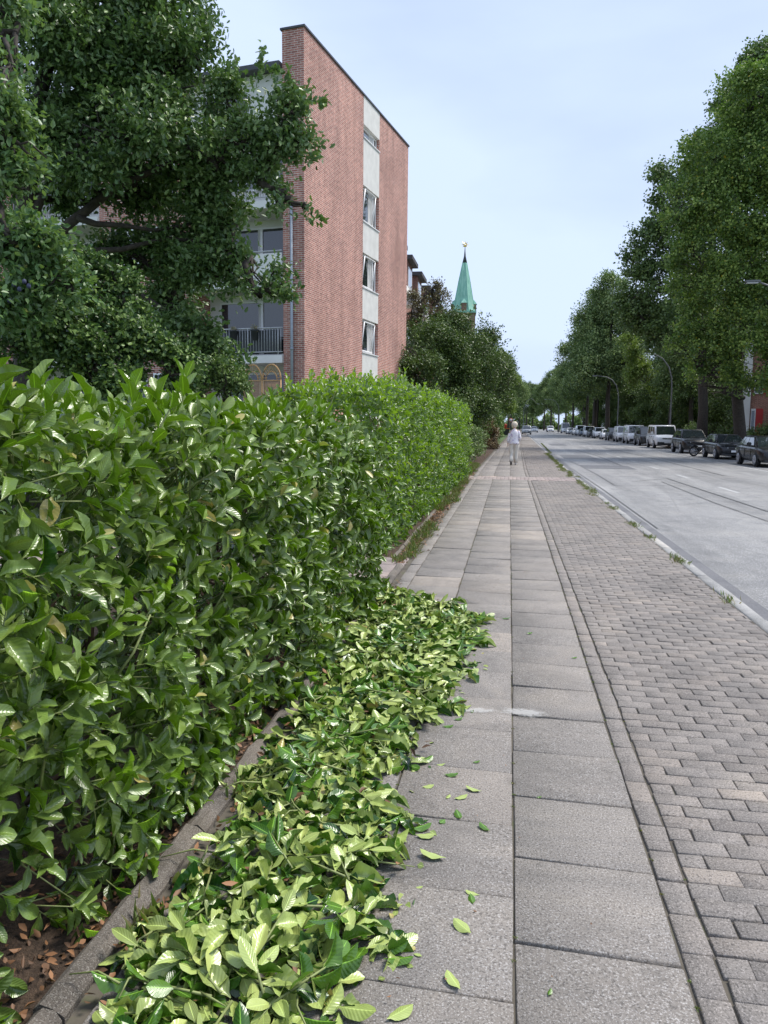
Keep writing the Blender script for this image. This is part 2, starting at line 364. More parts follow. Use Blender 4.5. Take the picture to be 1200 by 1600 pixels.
y=BAND[1]
while y<70: st.add(.584,.684,y,y+.2,tn(.5,.18)); y+=.2
y=-2.; k=0
while y<70:
    if not(y+.1>BAND[0] and y<BAND[1]):
        x=.690-(.1 if k%2 else 0)+rg.normal(0,.004)
        while x<2.115:
            st.add(max(x,.690),min(x+.2,2.115),y,y+.1,tn(.48,.20,.012),.0024 if rg.random()<.8 else .0055,bv=.003); x+=.2
    y+=.1; k+=1
y=70
while y<230: st.add(.584,2.115,y,y+1,.45); y+=1
st.done('paving_bricks',M['paver'])
st=Stones(); y=BAND[0]; k=0
while y<BAND[1]-.01:
    x=-1.5-(.12 if k%2 else 0)
    while x<2.11: st.add(max(x,-1.5),min(x+.25,2.11),y,y+.25,tn(.5,.2,.06),.006); x+=.25
    y+=.25;k+=1
st.done('crossing_band',M['pinkpaver'])
st=Stones(); x=-6.5
while x<-1.3:                      # garden path through the gap between the hedges
    for y0 in (7.95,8.45,8.95): st.add(x,min(x+.5,-1.19),y0,y0+.5,tn(.6,.15,.1),.004)
    x+=.5
st.done('garden_path',M['pinkpaver'])
# kerb stones
st=Stones(); y=-3.
while y<230:
    L=1. if y<100 else 4
    st.add(2.125,2.265,y,y+L,tn(.5,.22,.12),.006,bv=.015,h=.002); y+=L
for q in range(0): pass
o=st.done('kerb',M['kerb'])
strip('kerb_face',2.126,2.266,-.0185,M['kerb'])
P=[];Fc=[]; ys=ygrid()
for y in ys: P+=[(2.266+bend(y),y,-.0185),(2.266+bend(y),y,-.15)]
for i in range(len(ys)-1): Fc.append((2*i,2*i+1,2*i+3,2*i+2))
tag(poly('kerb_side',P,Fc,M['kerb']),kind='structure')
strip('side_kerb',13.3,13.42,.004,M['kerb'])
P=[];Fc=[]
for y in ys: P+=[(13.3+bend(y),y,.004),(13.3+bend(y),y,-.15)]
for i in range(len(ys)-1): Fc.append((2*i+1,2*i,2*i+2,2*i+3))
tag(poly('side_kerb_face',P,Fc,M['kerb']),kind='structure')
# low concrete edging in front of the hedges (rounded top, each length its own stone)
def edging(x,y0,y1,z=.035,w=.085):
    P=[];Fc=[]; y=y0
    while y<y1:
        L=.996; dx,dz=rg.normal(0,.003),rg.normal(0,.003)
        prof=[(-w/2,-.1),(-w/2,z-.02),(-w/2+.022,z),(w/2-.03,z-.002),(w/2,z-.028),(w/2,-.1)]; nn=9
        b=len(P)
        for i in range(nn):
            t=i/(nn-1)
            for a,c_ in prof: P.append((x+dx+a+rg.normal(0,.0028),y+L*t,c_+dz+(rg.normal(0,.0035) if c_>0 else 0)))
        for i in range(nn-1):
            for k in range(5): Fc.append((b+i*6+k,b+i*6+6+k,b+i*6+7+k,b+i*6+k+1))
        Fc.append(tuple(b+k for k in range(6))); Fc.append(tuple(b+(nn-1)*6+k for k in range(6))[::-1])
        y+=1.
    return P,Fc
P,Fc=edging(-1.225,-1.2,7.9,.038,.09); tag(poly('edging_stone',P,Fc,M['edging'],smooth=False),kind='structure')
P,Fc=edging(-1.40,9.4,26.5,.022,.05); tag(poly('edging_stone',P,Fc,M['edging']),kind='structure')
# ------------------------------------------------------------ apartment block
def brickmat(name,c1,c2,mortar,bw=.25,rh=.075,ms=.009,bias=0,rough=.85):
    m,n,p,o=newmat(name); t=n.nodes.new('ShaderNodeTexCoord'); s=n.nodes.new('ShaderNodeSeparateXYZ'); n.links.new(t.outputs['Object'],s.inputs[0])
    a=N(n,'ShaderNodeMath',operation='ADD'); n.links.new(s.outputs[0],a.inputs[0]); n.links.new(s.outputs[1],a.inputs[1])
    cb=n.nodes.new('ShaderNodeCombineXYZ'); n.links.new(a.outputs[0],cb.inputs[0]); n.links.new(s.outputs[2],cb.inputs[1])
    b=n.nodes.new('ShaderNodeTexBrick'); n.links.new(cb.outputs[0],b.inputs['Vector'])
    for k,v in (('Color1',c4(c1)),('Color2',c4(c2)),('Mortar',c4(mortar)),('Scale',1),('Mortar Size',ms),('Mortar Smooth',.1),('Bias',bias),('Brick Width',bw),('Row Height',rh)): b.inputs[k].default_value=v
    f=noise(n,.35,5,.6,t.outputs['Object']); c=mixc(n,1,b.outputs['Color'],ramp(n,f,[(.3,(.80,.78,.77)),(.5,(1,1,1)),(.7,(1.2,1.18,1.15))]),'MULTIPLY')
    f2=noise(n,7,3,.7,t.outputs['Object']); c=mixc(n,1,c,ramp(n,f2,[(.35,(.80,.78,.78)),(.65,(1.18,1.16,1.15))]),'MULTIPLY')
    ms_=N(n,'ShaderNodeMapping'); ms_.inputs['Scale'].default_value=(1.3,1.3,.10); n.links.new(t.outputs['Object'],ms_.inputs[0]); f3=noise(n,1.6,5,.65,ms_.outputs[0]); c=mixc(n,1,c,ramp(n,f3,[(.34,(.80,.78,.77)),(.5,(1,1,1)),(.7,(1.10,1.09,1.08))]),'MULTIPLY')
    n.links.new(c,p.inputs['Base Color']); p.inputs['Roughness'].default_value=rough
    bump(n,p,b.outputs['Fac'],-.5,.01); return m
M['brick']=brickmat('pinkish red clinker',(.30,.105,.082),(.46,.195,.150),(.58,.50,.44),ms=.0105)
M['brick_dark']=brickmat('dark red brick',(.17,.055,.035),(.28,.10,.06),(.30,.26,.23))
M['brick_orange']=brickmat('orange red brick',(.24,.09,.055),(.34,.14,.09),(.36,.30,.26))
M['render']=flat('white render',(.74,.73,.70),.85,var=.05,scale=1.5,bmp=.1)
M['panel']=flat('weathered white panel',(.66,.655,.62),.8,var=.10,scale=2.2,bmp=.15)
M['pvc']=flat('white window frame',(.80,.80,.80),.35,var=.02)
M['coping']=flat('dark metal coping',(.05,.055,.06),.45,var=.2)
M['zinc']=flat('zinc pipe',(.30,.34,.38),.45,metal=.4,var=.15)
M['railing']=flat('galvanised railing',(.45,.46,.47),.5,metal=.3,var=.1)
M['wicker']=flat('tan wicker',(.46,.28,.13),.8,var=.3,scale=20)
M['fabric_dark']=flat('dark grey screen cloth',(.07,.075,.085),.9,var=.2)
M['pot']=flat('anthracite plastic',(.035,.04,.05),.6,var=.1)
M['heather']=leafmat('dry heather',(.18,.17,.09),(.34,.29,.17),(.3,.28,.2),.7,.1)
M['curtain']=flat('pale curtain',(.55,.55,.53),.9,var=.06,scale=4)
M['room']=flat('dim room',(.05,.05,.05),.9)
M['concrete_pale']=flat('pale concrete',(.50,.49,.46),.9,var=.10,scale=3)
m,n,p,o=newmat('window glass'); p.inputs['Base Color'].default_value=(.02,.026,.03,1); p.inputs['Roughness'].default_value=.04; p.inputs['Specular IOR Level'].default_value=.9; p.inputs['Coat Weight'].default_value=.6; p.inputs['Coat Roughness'].default_value=.02
M['glass']=m
bx,by=-7.57,28.06
apt=empty('apartment_building',(bx,by,0),-math.atan2(.1718,.985),'pinkish brick apartment block with a windowed gable wall and white balconies behind the oak','building')
ZT=15.6
sv=[(3.55,2.1),(6.3,4.8),(9.12,7.62),(11.95,10.42),(14.46,13.9)]      # window heads and sills
boxes('wall',[(-.86,0,0,6.0,-.1,ZT),(-.6,0,8.05,12.4,-.1,ZT),(-.86,-.22,6.0,8.05,-.1,ZT-.02)],M['brick'],apt)
boxes('parapet_coping',[(-.92,.05,-.05,12.45,ZT,ZT+.07)],M['coping'],apt)
pz=[(0,2.1),(3.55,4.8),(6.3,7.62),(9.12,10.42),(11.95,13.9),(14.46,ZT-.004)]
for a,b in pz:
    pn=boxes('wall_panel',[(-.217,.004,6.003,8.047,a,b)],M['panel'],apt)
def window(parent,x,y0,y1,z0,z1,facing='x',mull=.72,tilt=False,curt=True):
    # facing x: the pane lies in the plane x, from y0 to y1; facing y: in the plane y=x, from x=y0 to x=y1
    def bxs(l): 
        return l if facing=='x' else [(b[2],b[3],-b[1]+2*0+0,-b[0],b[4],b[5]) for b in l]
    s=x if facing=='x' else -x
    fw=.07
    w=boxes('window',bxs([(s-.05,s+.03,y0,y0+fw,z0,z1),(s-.05,s+.03,y1-fw,y1,z0,z1),(s-.05,s+.03,y0+fw,y1-fw,z1-fw,z1),(s-.05,s+.03,y0+fw,y1-fw,z0,z0+fw)]
        +([(s-.05,s+.032,y0+(y1-y0)*mull-.05,y0+(y1-y0)*mull+.05,z0+fw,z1-fw)] if mull else [])),M['pvc'],parent)
    boxes('pane',bxs([(s-.02,s-.008,y0+fw,y1-fw,z0+fw,z1-fw)]),M['glass'],w)
    if curt:
        boxes('curtain',bxs([(s-.007,s-.004,y0+fw+(y1-y0)*.48,y0+(y1-y0)*mull-.06 if mull else y1-fw,z0+fw+.0,z1-fw)]),M['curtain'],w)
    return w
for (h,s_) in sv:
    w=window(apt,-.16,6.04,8.01,s_+.02,h-.01,'x',.80)
    boxes('sill',[(-.22,.045,5.99,8.06,s_-.002,s_+.035)],M['pvc'],w)
    if h-s_>1:                                     # sash tipped open at the top
        q=[(-.115,6.16,s_+.13),(-.115,7.50,s_+.13),(.03,7.50,h-.14),(.03,6.16,h-.14)]
        def slat(a,b,wd=.055):
            a=np.array(a);b=np.array(b); return (a,b,wd)
        V=[];S_=[];I=[]
        for i in range(4): tube(V,S_,I,[q[i],q[(i+1)%4]],[.035,.035],4)
        link('sash',npmesh('sash',np.array(V),S_,I),M['pvc'],w)
# facade facing the camera: recessed balcony bays and brick bays
FL=[1.4,4.2,7.0,9.8,12.6]
boxes('wall',[(-9.0,-4.9,.0,12.4,-.1,14.2),(-17.6,-13.4,0,12.4,-.1,14.2)],M['brick'],apt)
boxes('rendered_wall',[(-4.9,-.861,1.5,12.3,-.1,14.2),(-13.4,-9.0,1.5,12.3,-.1,14.2),(-30,-17.6,1.5,12.3,-.1,14.2)],M['render'],apt)
boxes('top_storey',[(-30,-.861,.35,12.3,14.2,14.32)],M['render'],apt)
boxes('top_storey_wall',[(-8.5,-.862,.25,.36,12.6,14.32),(-30,-13.4,.25,.36,12.6,14.32)],M['render'],apt)
boxes('roof',[(-30,-.862,-.25,12.6,14.32,14.50)],M['coping'],apt)
for k,(x0,x1) in enumerate(((-4.9,-.862),(-13.4,-9.0),(-26,-17.6))):
    for f in FL[:4] if k==0 else FL:
        bal=boxes('balcony',[(x0+.003,x1,-.12,1.5,f-.29,f)],M['render'],apt)
        tl=[]
        if f==7.0 or k==2:
            boxes('parapet_panel',[(x0+.01,x1-.01,-.10,-.05,f+.05,f+.90)],M['render'],bal)
            tl.append(([(x0,-.08,f+.98),(x1,-.08,f+.98)],.03))
        else:
            tl+=[([(x0,-.08,f+1.0),(x1,-.08,f+1.0)],.028),([(x0,-.08,f+.12),(x1,-.08,f+.12)],.022)]
            q=x0+.06
            i=0
            while q<x1: tl.append(([(q,-.08,f+(.0 if i%11==0 else .12)),(q,-.08,f+1.0)],.024 if i%11==0 else .011)); q+=.115; i+=1
            if f==4.2: boxes('privacy_screen',[(x0+.2,x1-.15,-.02,.0,f+.08,f+.93)],M['fabric_dark'],bal)
        tubes('railing',tl,M['railing'],bal,6)
        window(apt,1.44,x0+.5,x1-.08,f+(.85 if f in(7.0,9.8) else .12),f+2.25,'y',.55 if k==0 else .5)
for f in FL[:4]:
    for xx in ((-8.3,-6.9),(-6.6,-5.4),(-16.8,-15.4)): window(apt,-.03,xx[0],xx[1],f+.85,f+2.2,'y',.5)
window(apt,.22,-4.3,-2.3,12.95,13.75,'y',.5)
window(apt,.22,-7.6,-5.6,12.95,13.75,'y',.5)
tubes('drainpipe',[([(-.47,-.1,0),(-.47,-.1,9.6)],.055),([(-.47,-.1,4.35),(-.47,-.1,4.47)],.068),([(-.47,-.1,7.1),(-.47,-.1,7.2)],.068)],M['zinc'],apt,10)
tubes('floor_pot_soil',[([(-2,1,1.4),(-2,1,1.5)],.15)],M['soil'],apt) if False else None
# terrace in front of the ground floor, with arched wicker screens
terr=boxes('terrace',[(-5.0,-.9,-2.6,-.13,-.1,1.38)],M['concrete_pale'],apt)
def apt_pt(x,y,z): 
    c,s=math.cos(apt.rotation_euler.z),math.sin(apt.rotation_euler.z); return (bx+x*c-y*s,by+x*s+y*c,z)
def wicker(xc,lab):
    r=empty('garden_screen',apt_pt(xc,-.75,1.38),apt.rotation_euler.z,lab,'garden screen','arched wicker screens on the terrace')
    hw=.37; H=2.12
    fr=[([(-hw,0,0),(-hw,0,H-.25)],.03),([(hw,0,0),(hw,0,H-.25)],.03)]
    arc=[(hw*math.cos(t),0,H-.25+.55*math.sin(t)) for t in np.linspace(0,PI,15)]
    arc2=[(hw*.6*math.cos(t),0,H-.25+.30*math.sin(t)) for t in np.linspace(0,PI,11)]
    fr+=[(arc,.032),(arc2,.022),([(-hw,0,H-.28),(hw,0,H-.28)],.025)]
    tubes('frame',fr,M['wicker'],r)
    sp=[]
    for t in np.linspace(.15,PI-.15,12): sp.append(([(hw*.6*math.cos(t),0,H-.25+.30*math.sin(t)),(hw*math.cos(t),0,H-.25+.55*math.sin(t))],.012))
    for x in np.linspace(-hw+.06,hw-.06,16): sp.append(([(x,0,.05),(x,0,H-.28)],.012))
    tubes('wickerwork',sp,M['wicker'],r,4)
wicker(-.98,'tan arched wicker screen next to the drainpipe corner of the brick block'); wicker(-1.76,'tan arched wicker screen further from the drainpipe, half behind the oak leaves')
def hangpot(x,lab):
    r=empty('flower_pot',apt_pt(x,-.20,4.75),apt.rotation_euler.z,lab,'flower pot','pots hung on the balcony railing')
    prof=[(.10,0),(.15,.34),(.165,.34),(.165,.38),(.13,.38)]; P=[];Fc=[]
    for i,(q,z) in enumerate(prof):
        for k in range(14): P.append((q*math.cos(2*PI*k/14),q*math.sin(2*PI*k/14),z))
    for i in range(4):
        for k in range(14): a=i*14+k;b=i*14+(k+1)%14; Fc.append((a,b,b+14,a+14))
    Fc.append(tuple(range(14))[::-1]); Fc.append(tuple(56+k for k in range(14)))
    poly('pot',P,Fc,M['pot'],r,True)
    B=Batch(); n_=70; pos=rg.normal(0,.05,(n_,3))+[0,0,.38]; d=norm(rg.normal(0,1,(n_,3))+[0,0,1.6]); B.add(OV,pos,d,norm(rg.normal(0,1,(n_,3))),rg.uniform(.08,.16,n_),rg.uniform(.03,.05,n_),rg.uniform(0,1,n_))
    link('plant',B.mesh('plant'),M['heather'],r)
hangpot(-1.95,'dark pot with dry heather nearest the corner on the balcony railing'); hangpot(-2.85,'dark pot with dry heather between two others on the balcony railing'); hangpot(-3.75,'dark pot with dry heather on the railing closest to the oak')

# ------------------------------------------------------------ brick terrace beyond (dormers) 
M['slate']=flat('dark roof covering',(.06,.055,.055),.7,var=.25,scale=4)
tb=empty('brick_terrace',(-8.1,52,0),0,'old red brick block with stepped dark dormers beyond the pink gable','building')
boxes('wall',[(-9,0,0,60,-.1,11.9)],M['brick_orange'],tb)
P=[(0.15,-.2,11.9),(0.15,60.2,11.9),(-4.5,60.2,15.6),(-4.5,-.2,15.6),(-9.2,-.2,11.9),(-9.2,60.2,11.9)]
poly('roof',P,[(0,1,2,3),(3,2,5,4),(0,3,4),(1,5,2)],M['slate'],tb)
for i in range(9):
    y=1.5+i*6.5
    d=boxes('dormer',[(-2.6,.02,y,y+3.2,11.95,14.2)],M['brick_dark'],tb)
    boxes('dormer_roof',[(-2.9,.45,y-.3,y+3.5,14.2,14.5)],M['slate'],d)
    boxes('dormer_window',[(.021,.05,y+.5,y+2.7,12.3,13.8)],M['pvc'],d); 
    pnm=boxes('pane',[(.051,.056,y+.6,y+1.55,12.4,13.7),(.051,.056,y+1.65,y+2.6,12.4,13.7)],M['glass'],d)
    for z in (1.4,4.4,7.6):
        w=boxes('window',[(.003,.04,y+.3,y+1.5,z,z+1.6),(.003,.04,y+2.0,y+3.2,z,z+1.6)],M['pvc'],tb); boxes('pane',[(.041,.046,y+.38,y+1.42,z+.08,z+1.52),(.041,.046,y+2.08,y+3.12,z+.08,z+1.52)],M['glass'],w)
    if i<6:
        for z in (7.2,10.4) : boxes('balcony',[(.003,1.1,y+3.6,y+5.6,z,z+.75)],M['render'],tb)
boxes('cornice',[(.003,.35,-.2,60.2,11.55,11.85)],M['render'],tb)

# ------------------------------------------------------------ church
M['copper']=None
m,n,p,o=newmat('green copper'); t=n.nodes.new('ShaderNodeTexCoord'); 
f=noise(n,.35,5,.6,t.outputs['Object']); mpn=N(n,'ShaderNodeMapping'); mpn.inputs['Scale'].default_value=(1.8,1.8,.06); n.links.new(t.outputs['Object'],mpn.inputs[0])
f2=noise(n,1.2,4,.6,mpn.outputs[0])
c=ramp(n,f2,[(.3,(.16,.38,.29)),(.5,(.24,.48,.37)),(.7,(.34,.58,.46))]); c=mixc(n,1,c,ramp(n,f,[(.3,(.85,.88,.88)),(.7,(1.1,1.1,1.1))]),'MULTIPLY')
n.links.new(c,p.inputs['Base Color']); p.inputs['Roughness'].default_value=.75; M['copper']=m
M['churchbrick']=brickmat('church brick',(.18,.10,.06),(.27,.16,.10),(.24,.20,.16),.5,.15,.02)
M['gold']=flat('gilded metal',(.85,.62,.15),.3,metal=.8,var=.05)
ch=empty('church_tower',(-15.4,250,0),R(4),'brick church tower with a tall green copper spire and gilded star','church')
boxes('tower',[(-3.6,3.6,-3.6,3.6,-.1,36.6)],M['churchbrick'],ch)
boxes('cornice',[(-3.9,3.9,-3.9,3.9,36.6,37.2)],M['copper'],ch)
P=[];Fc=[]; rings=[(3.75,37.2),(3.35,38.6),(1.9,46.6),(.75,52.4)]
for q,z in rings:
    for k in range(8): P.append((q*1.05*math.cos(PI/8+k*PI/4),q*1.05*math.sin(PI/8+k*PI/4),z))
for i in range(3):
    for k in range(8): a=i*8+k;b=i*8+(k+1)%8; Fc.append((a,b,b+8,a+8))
Fc.append(tuple(24+k for k in range(8)))
sp=poly('spire',P,Fc,M['copper'],ch)
rb=[]
for k in range(8): rb.append(([np.array(P[k]),np.array(P[8+k]),np.array(P[16+k]),np.array(P[24+k])],[.10,.09,.07,.05]))
tubes('ridge',rb,M['copper'],sp,5)
tubes('needle',[([(0,0,52.3),(0,0,54.5),(0,0,57.4)],[.78,.30,.07])],M['coping'],sp,8)
for k,(dx,dy,rz) in enumerate(((0,-3.1,0),(3.1,0,PI/2),(-3.1,0,PI/2))):
    d=boxes('dormer',[(dx-.8,dx+.8,dy-.8,dy+.8,37.3,39.6)],M['churchbrick'],sp)
    P=[(dx-1,dy-1,39.6),(dx+1,dy-1,39.6),(dx+1,dy+1,39.6),(dx-1,dy+1,39.6),(dx,dy,41.1)]; poly('dormer_roof',P,[(0,1,4),(1,2,4),(2,3,4),(3,0,4),(3,2,1,0)],M['copper'],d)
for dx in (-1.6,1.6): boxes('louvre_window',[(dx-.6,dx+.6,-3.66,-3.59,29,34)],M['coping'],ch)
bm=bmesh.new(); bmesh.ops.create_icosphere(bm,subdivisions=1,radius=.45,matrix=Matrix.Translation((0,0,57.6)))
for k in range(8):
    t=k*PI/4; bmesh.ops.create_cone(bm,segments=4,radius1=.2,radius2=0,depth=.9,cap_ends=True,matrix=Matrix.Translation((.75*math.cos(t),0,58.0+.75*math.sin(t)))@Matrix.Rotation(PI/2-t,4,'Y'))
me=bpy.data.meshes.new('star'); bm.to_mesh(me); bm.free(); link('star',me,M['gold'],sp)

# ------------------------------------------------------------ houses across the street
M['redpaint']=flat('red door paint',(.45,.03,.03),.45,var=.08)
def house(x,y,w,d,h,mat,label,white=0,door=False):
    r=empty('brick_house',(x,y,0),0,label,'house','houses behind the trees across the street')
    boxes('wall',[(0,d,white,w,-.1,h)],mat,r)
    if white: boxes('rendered_wall',[(-.25,d,0,white-.003,-.1,h)],M['render'],r)
    poly('roof',[(-.6,-.3,h),(-.6,w+.3,h),(d/2,w+.3,h+3),(d/2,-.3,h+3),(d+.4,w+.3,h),(d+.4,-.3,h)],[(0,3,2,1),(3,5,4,2),(0,5,3),(1,2,4)],M['slate'],r)
    y=white+1.2 if not door else white+3.2
    while y<w-1.6:
        for z in np.arange(.9,h-1.5,2.8):
            f=boxes('window',[(-.05,-.003,y,y+1.2,z,z+1.4)],M['pvc'],r); boxes('pane',[(-.06,-.051,y+.08,y+.56,z+.08,z+1.32),(-.06,-.051,y+.64,y+1.12,z+.08,z+1.32)],M['glass'],f)
        y+=2.6
    if door:
        dr=boxes('door',[(-.08,-.003,door,door+1.1,0.5,3.2)],M['redpaint'],r); boxes('door_frame',[(-.06,-.003,door+1.11,door+1.9,.5,3.2)],M['pvc'],dr); boxes('doorstep',[(-.9,-.003,door-.3,door+2,-.1,.48)],M['concrete_pale'],dr)
    return r
# the gable side (facing the camera) carries the red door near the right edge of the frame
def gable(x,y,label):
    r=empty('brick_house',(x,y,0),R(-16.5),label,'house','houses behind the trees across the street')
    boxes('rendered_wall',[(0,.6,0,14,-.1,9)],M['render'],r)
    boxes('wall',[(.603,2.6,.3,14,-.1,9)],M['brick_orange'],r); boxes('side_wall',[(2.603,12,.9,14,-.1,9)],M['brick_dark'],r)
    poly('roof',[(-.4,-.3,9),(12.4,-.3,9),(12.4,14.3,9),(-.4,14.3,9),(6,-.3,12.2),(6,14.3,12.2)],[(0,4,5,3),(4,1,2,5),(0,1,4),(3,5,2),(0,3,2,1)],M['slate'],r)
    d=boxes('door',[(1.02,1.50,.23,.297,.4,3.1)],M['redpaint'],r); boxes('handle',[(1.08,1.13,.18,.229,1.5,1.75)],M['zinc'],d)
    w=boxes('window',[(.68,1.0,.22,.297,.4,3.1)],M['pvc'],r); boxes('pane',[(.74,.94,.21,.219,.6,2.95)],M['glass'],w)
    w=boxes('window',[(.8,1.4,.22,.297,4.2,5.4)],M['pvc'],r); boxes('pane',[(.86,1.34,.21,.219,4.28,5.32)],M['glass'],w)
    boxes('red_panel',[(1.41,1.8,.22,.297,4.2,5.4)],M['redpaint'],w)
    for z in (): 
        w=boxes('window',[(.35,1.05,-.05,-.003,z,z+1.3)],M['pvc'],r); boxes('pane',[(.43,.97,-.06,-.051,z+.1,z+1.2)],M['glass'],w)
    return r
hp=atY(1158,640,62); gable(float(hp[0]),62,'white and red brick house with a red door at the right edge')
house(24,84,26,10,8.4,M['brick_orange'],'brick house with red door behind the trunks, right of the white van',white=5,door=5.6)
house(22,118,30,10,8.4,M['brick_orange'],'brick house seen between dark trunks above the parked white cars')
house(20,165,34,10,8.4,M['brick_orange'],'farthest brick house, beside the white high-roof van',white=9)
# ------------------------------------------------------------ vegetation
def crown_batch(B,rng,lobes,nclu,lpc,leaf,spread,tpl,ratio=.55,shell=.5,tilt=.5,clump_tint=.25,base=.35,tuft=None,noise_amt=.22,fsub=.38):
    lobes=np.array(lobes,float); big=lobes; sub_=[]
    for l in lobes:
        m=int(np.clip(10*(l[3]/1.2)**.5,7,16)); dd=norm(rng.normal(0,1,(m,3))+[0,0,.1]); f=fsub*rng.uniform(.75,1.25,m)
        for q,g_ in zip(dd,f): sub_.append([l[0]+q[0]*l[3]*.66,l[1]+q[1]*l[4]*.66,l[2]+q[2]*l[5]*.66,l[3]*g_,l[4]*g_,l[5]*g_*.8])
    ctr=np.repeat(lobes[:,:3],1,0); lobes=np.array(sub_); vol=(lobes[:,3]*lobes[:,4]*lobes[:,5])**(2/3.); pr=vol/vol.sum()
    li=rng.choice(len(lobes),nclu,p=pr); L=lobes[li]
    d=norm(rng.normal(0,1,(nclu,3))+[0,0,.3]); r=(shell+(1-shell)*rng.random(nclu)**.6)
    ph=d*3.1+L[:,:3]*.9
    r=r*(1+noise_amt*np.sin(ph[:,0]*1.7+1)*np.sin(ph[:,1]*2.1)+noise_amt*.7*np.sin(ph[:,2]*3.3+2)*np.sin(ph[:,0]*4.))
    c=L[:,:3]+d*r[:,None]*L[:,3:6]
    keep=np.sin(c[:,0]*1.9+c[:,2]*1.1)*np.sin(c[:,1]*1.6+2)*np.sin(c[:,2]*2.3+c[:,1])>-.35
    keep|=rng.random(nclu)<.35
    c=c[keep];d=d[keep];n=len(c)
    out=norm(d+rng.normal(0,.35,(n,3))+[0,0,.15])
    ct=np.clip(base+rng.normal(0,clump_tint,n),0,.85)
    k=lpc
    t=rng.random((n,k,1)); sp=spread if np.isscalar(spread) else spread[keep]
    pos=c[:,None]+out[:,None]*(t-.5)*2*sp+rng.normal(0,.28,(n,k,3))*sp
    dr=norm(out[:,None]*.6+rng.normal(0,.75,(n,k,3))+[0,0,-.12])
    nr=norm(rng.normal(0,.55,(n,k,3))+[0,0,.75]+d[:,None]*tilt)
    ln=leaf*rng.uniform(.7,1.25,(n,k)); 
    ti=np.clip(ct[:,None]+rng.normal(0,.12,(n,k)),0,.87); ti[rng.random((n,k))<.006]=1
    B.add(tpl,pos.reshape(-1,3),dr.reshape(-1,3),nr.reshape(-1,3),ln.ravel(),ln.ravel()*ratio,ti.ravel(),rng.uniform(.3,1.6,n*k))
    return c
def limb(p0,p1,r0,r1,rng,n=6,wob=.06,sag=.0):
    p0=np.array(p0,float);p1=np.array(p1,float); L=np.linalg.norm(p1-p0); pts=[]
    for i in range(n+1):
        t=i/n; q=p0+(p1-p0)*t; q=q+(rng.normal(0,wob*L/n,3) if 0<i<n else 0); q[2]+=sag*L*math.sin(PI*t); pts.append(q)
    return pts,[r0+(r1-r0)*(i/n)**.8 for i in range(n+1)]
def make_tree(name,loc,trunk,lobes,nclu,lpc,leaf,spread,tpl,mat,label,cat,group=None,seed=1,ratio=.55,shell=.5,limbs=True,limb_r=.12,extra=None,twigs=90,tsides=9,noise_amt=.22,base=.35,fsub=.38):
    rng=np.random.default_rng(seed)
    r=empty(name,loc,0,label,cat,group)
    o3=np.array(loc,float); lobes=[(l[0]-o3[0],l[1]-o3[1],l[2]-o3[2],l[3],l[4],l[5]) for l in lobes]
    B=Batch(); c=crown_batch(B,rng,lobes,nclu,lpc,leaf,spread,tpl,ratio,shell,noise_amt=noise_amt,base=base,fsub=fsub)
    if extra: extra(B,rng,o3)
    link('crown',B.mesh('crown'),mat,r)
    T=[]
    tp=[np.array(q[:3])-o3 for q in trunk]; tr=[q[3] for q in trunk]; T.append((tp,tr))
    if limbs:
        nodes=[(tp[i],-1,tr[i]) for i in range(1,len(tp))]; nt_=len(nodes); todo=[np.array(l[:3]) for l in lobes]; todo_l=list(lobes); order=[]
        while todo:
            bj=min(((np.linalg.norm(nodes[a][0]-todo[b])*(1 if a<nt_ else 1.12)+(1.5 if nodes[a][0][2]>todo[b][2]+.6 else 0),a,b) for a in range(len(nodes)) for b in range(len(todo))))
            _,a,b=bj; nodes.append((todo[b],a,0)); order.append(todo_l[b]); todo.pop(b); todo_l.pop(b)
        desc=[0]*len(nodes)
        for i in range(len(nodes)-1,nt_-1,-1):
            j=i
            while j>=nt_: desc[j]+=1; j=nodes[j][1]
        for i,l in enumerate(order):
            i+=nt_; e,a,_=nodes[i]; s=nodes[a][0]; r0=min(limb_r,.028+limb_r*.30*math.sqrt(desc[i])); 
            if a<nt_: r0=min(r0,nodes[a][2]*.8)
            pts,rd=limb(s,e,r0,(r0*.6 if desc[i]>1 else .012),rng,7,.7,.0); T.append((pts,rd))
            idx=[j for j in range(len(c)) if np.linalg.norm((c[j]-e)/np.array(l[3:6]))<1.2]
            for j in rng.choice(idx,min(len(idx),max(3,int(1.6*twigs//len(lobes)))),replace=False) if idx else []:
                s2=pts[rng.integers(2,len(pts))]; T.append(limb(s2,c[j],.022,.006,rng,3,.3))
    tubes('trunk',T,M['bark'],r,tsides)
    return r
def PL(px,py,Y,rpx,ry=None,sq=1.):        # lobe centred on a pixel of the photograph at street distance Y
    p=atY(px,py,Y); rr=.92*rpx/F_PX*np.linalg.norm(p-CAMV); return (p[0],p[1],p[2],rr,ry or rr,rr*sq)
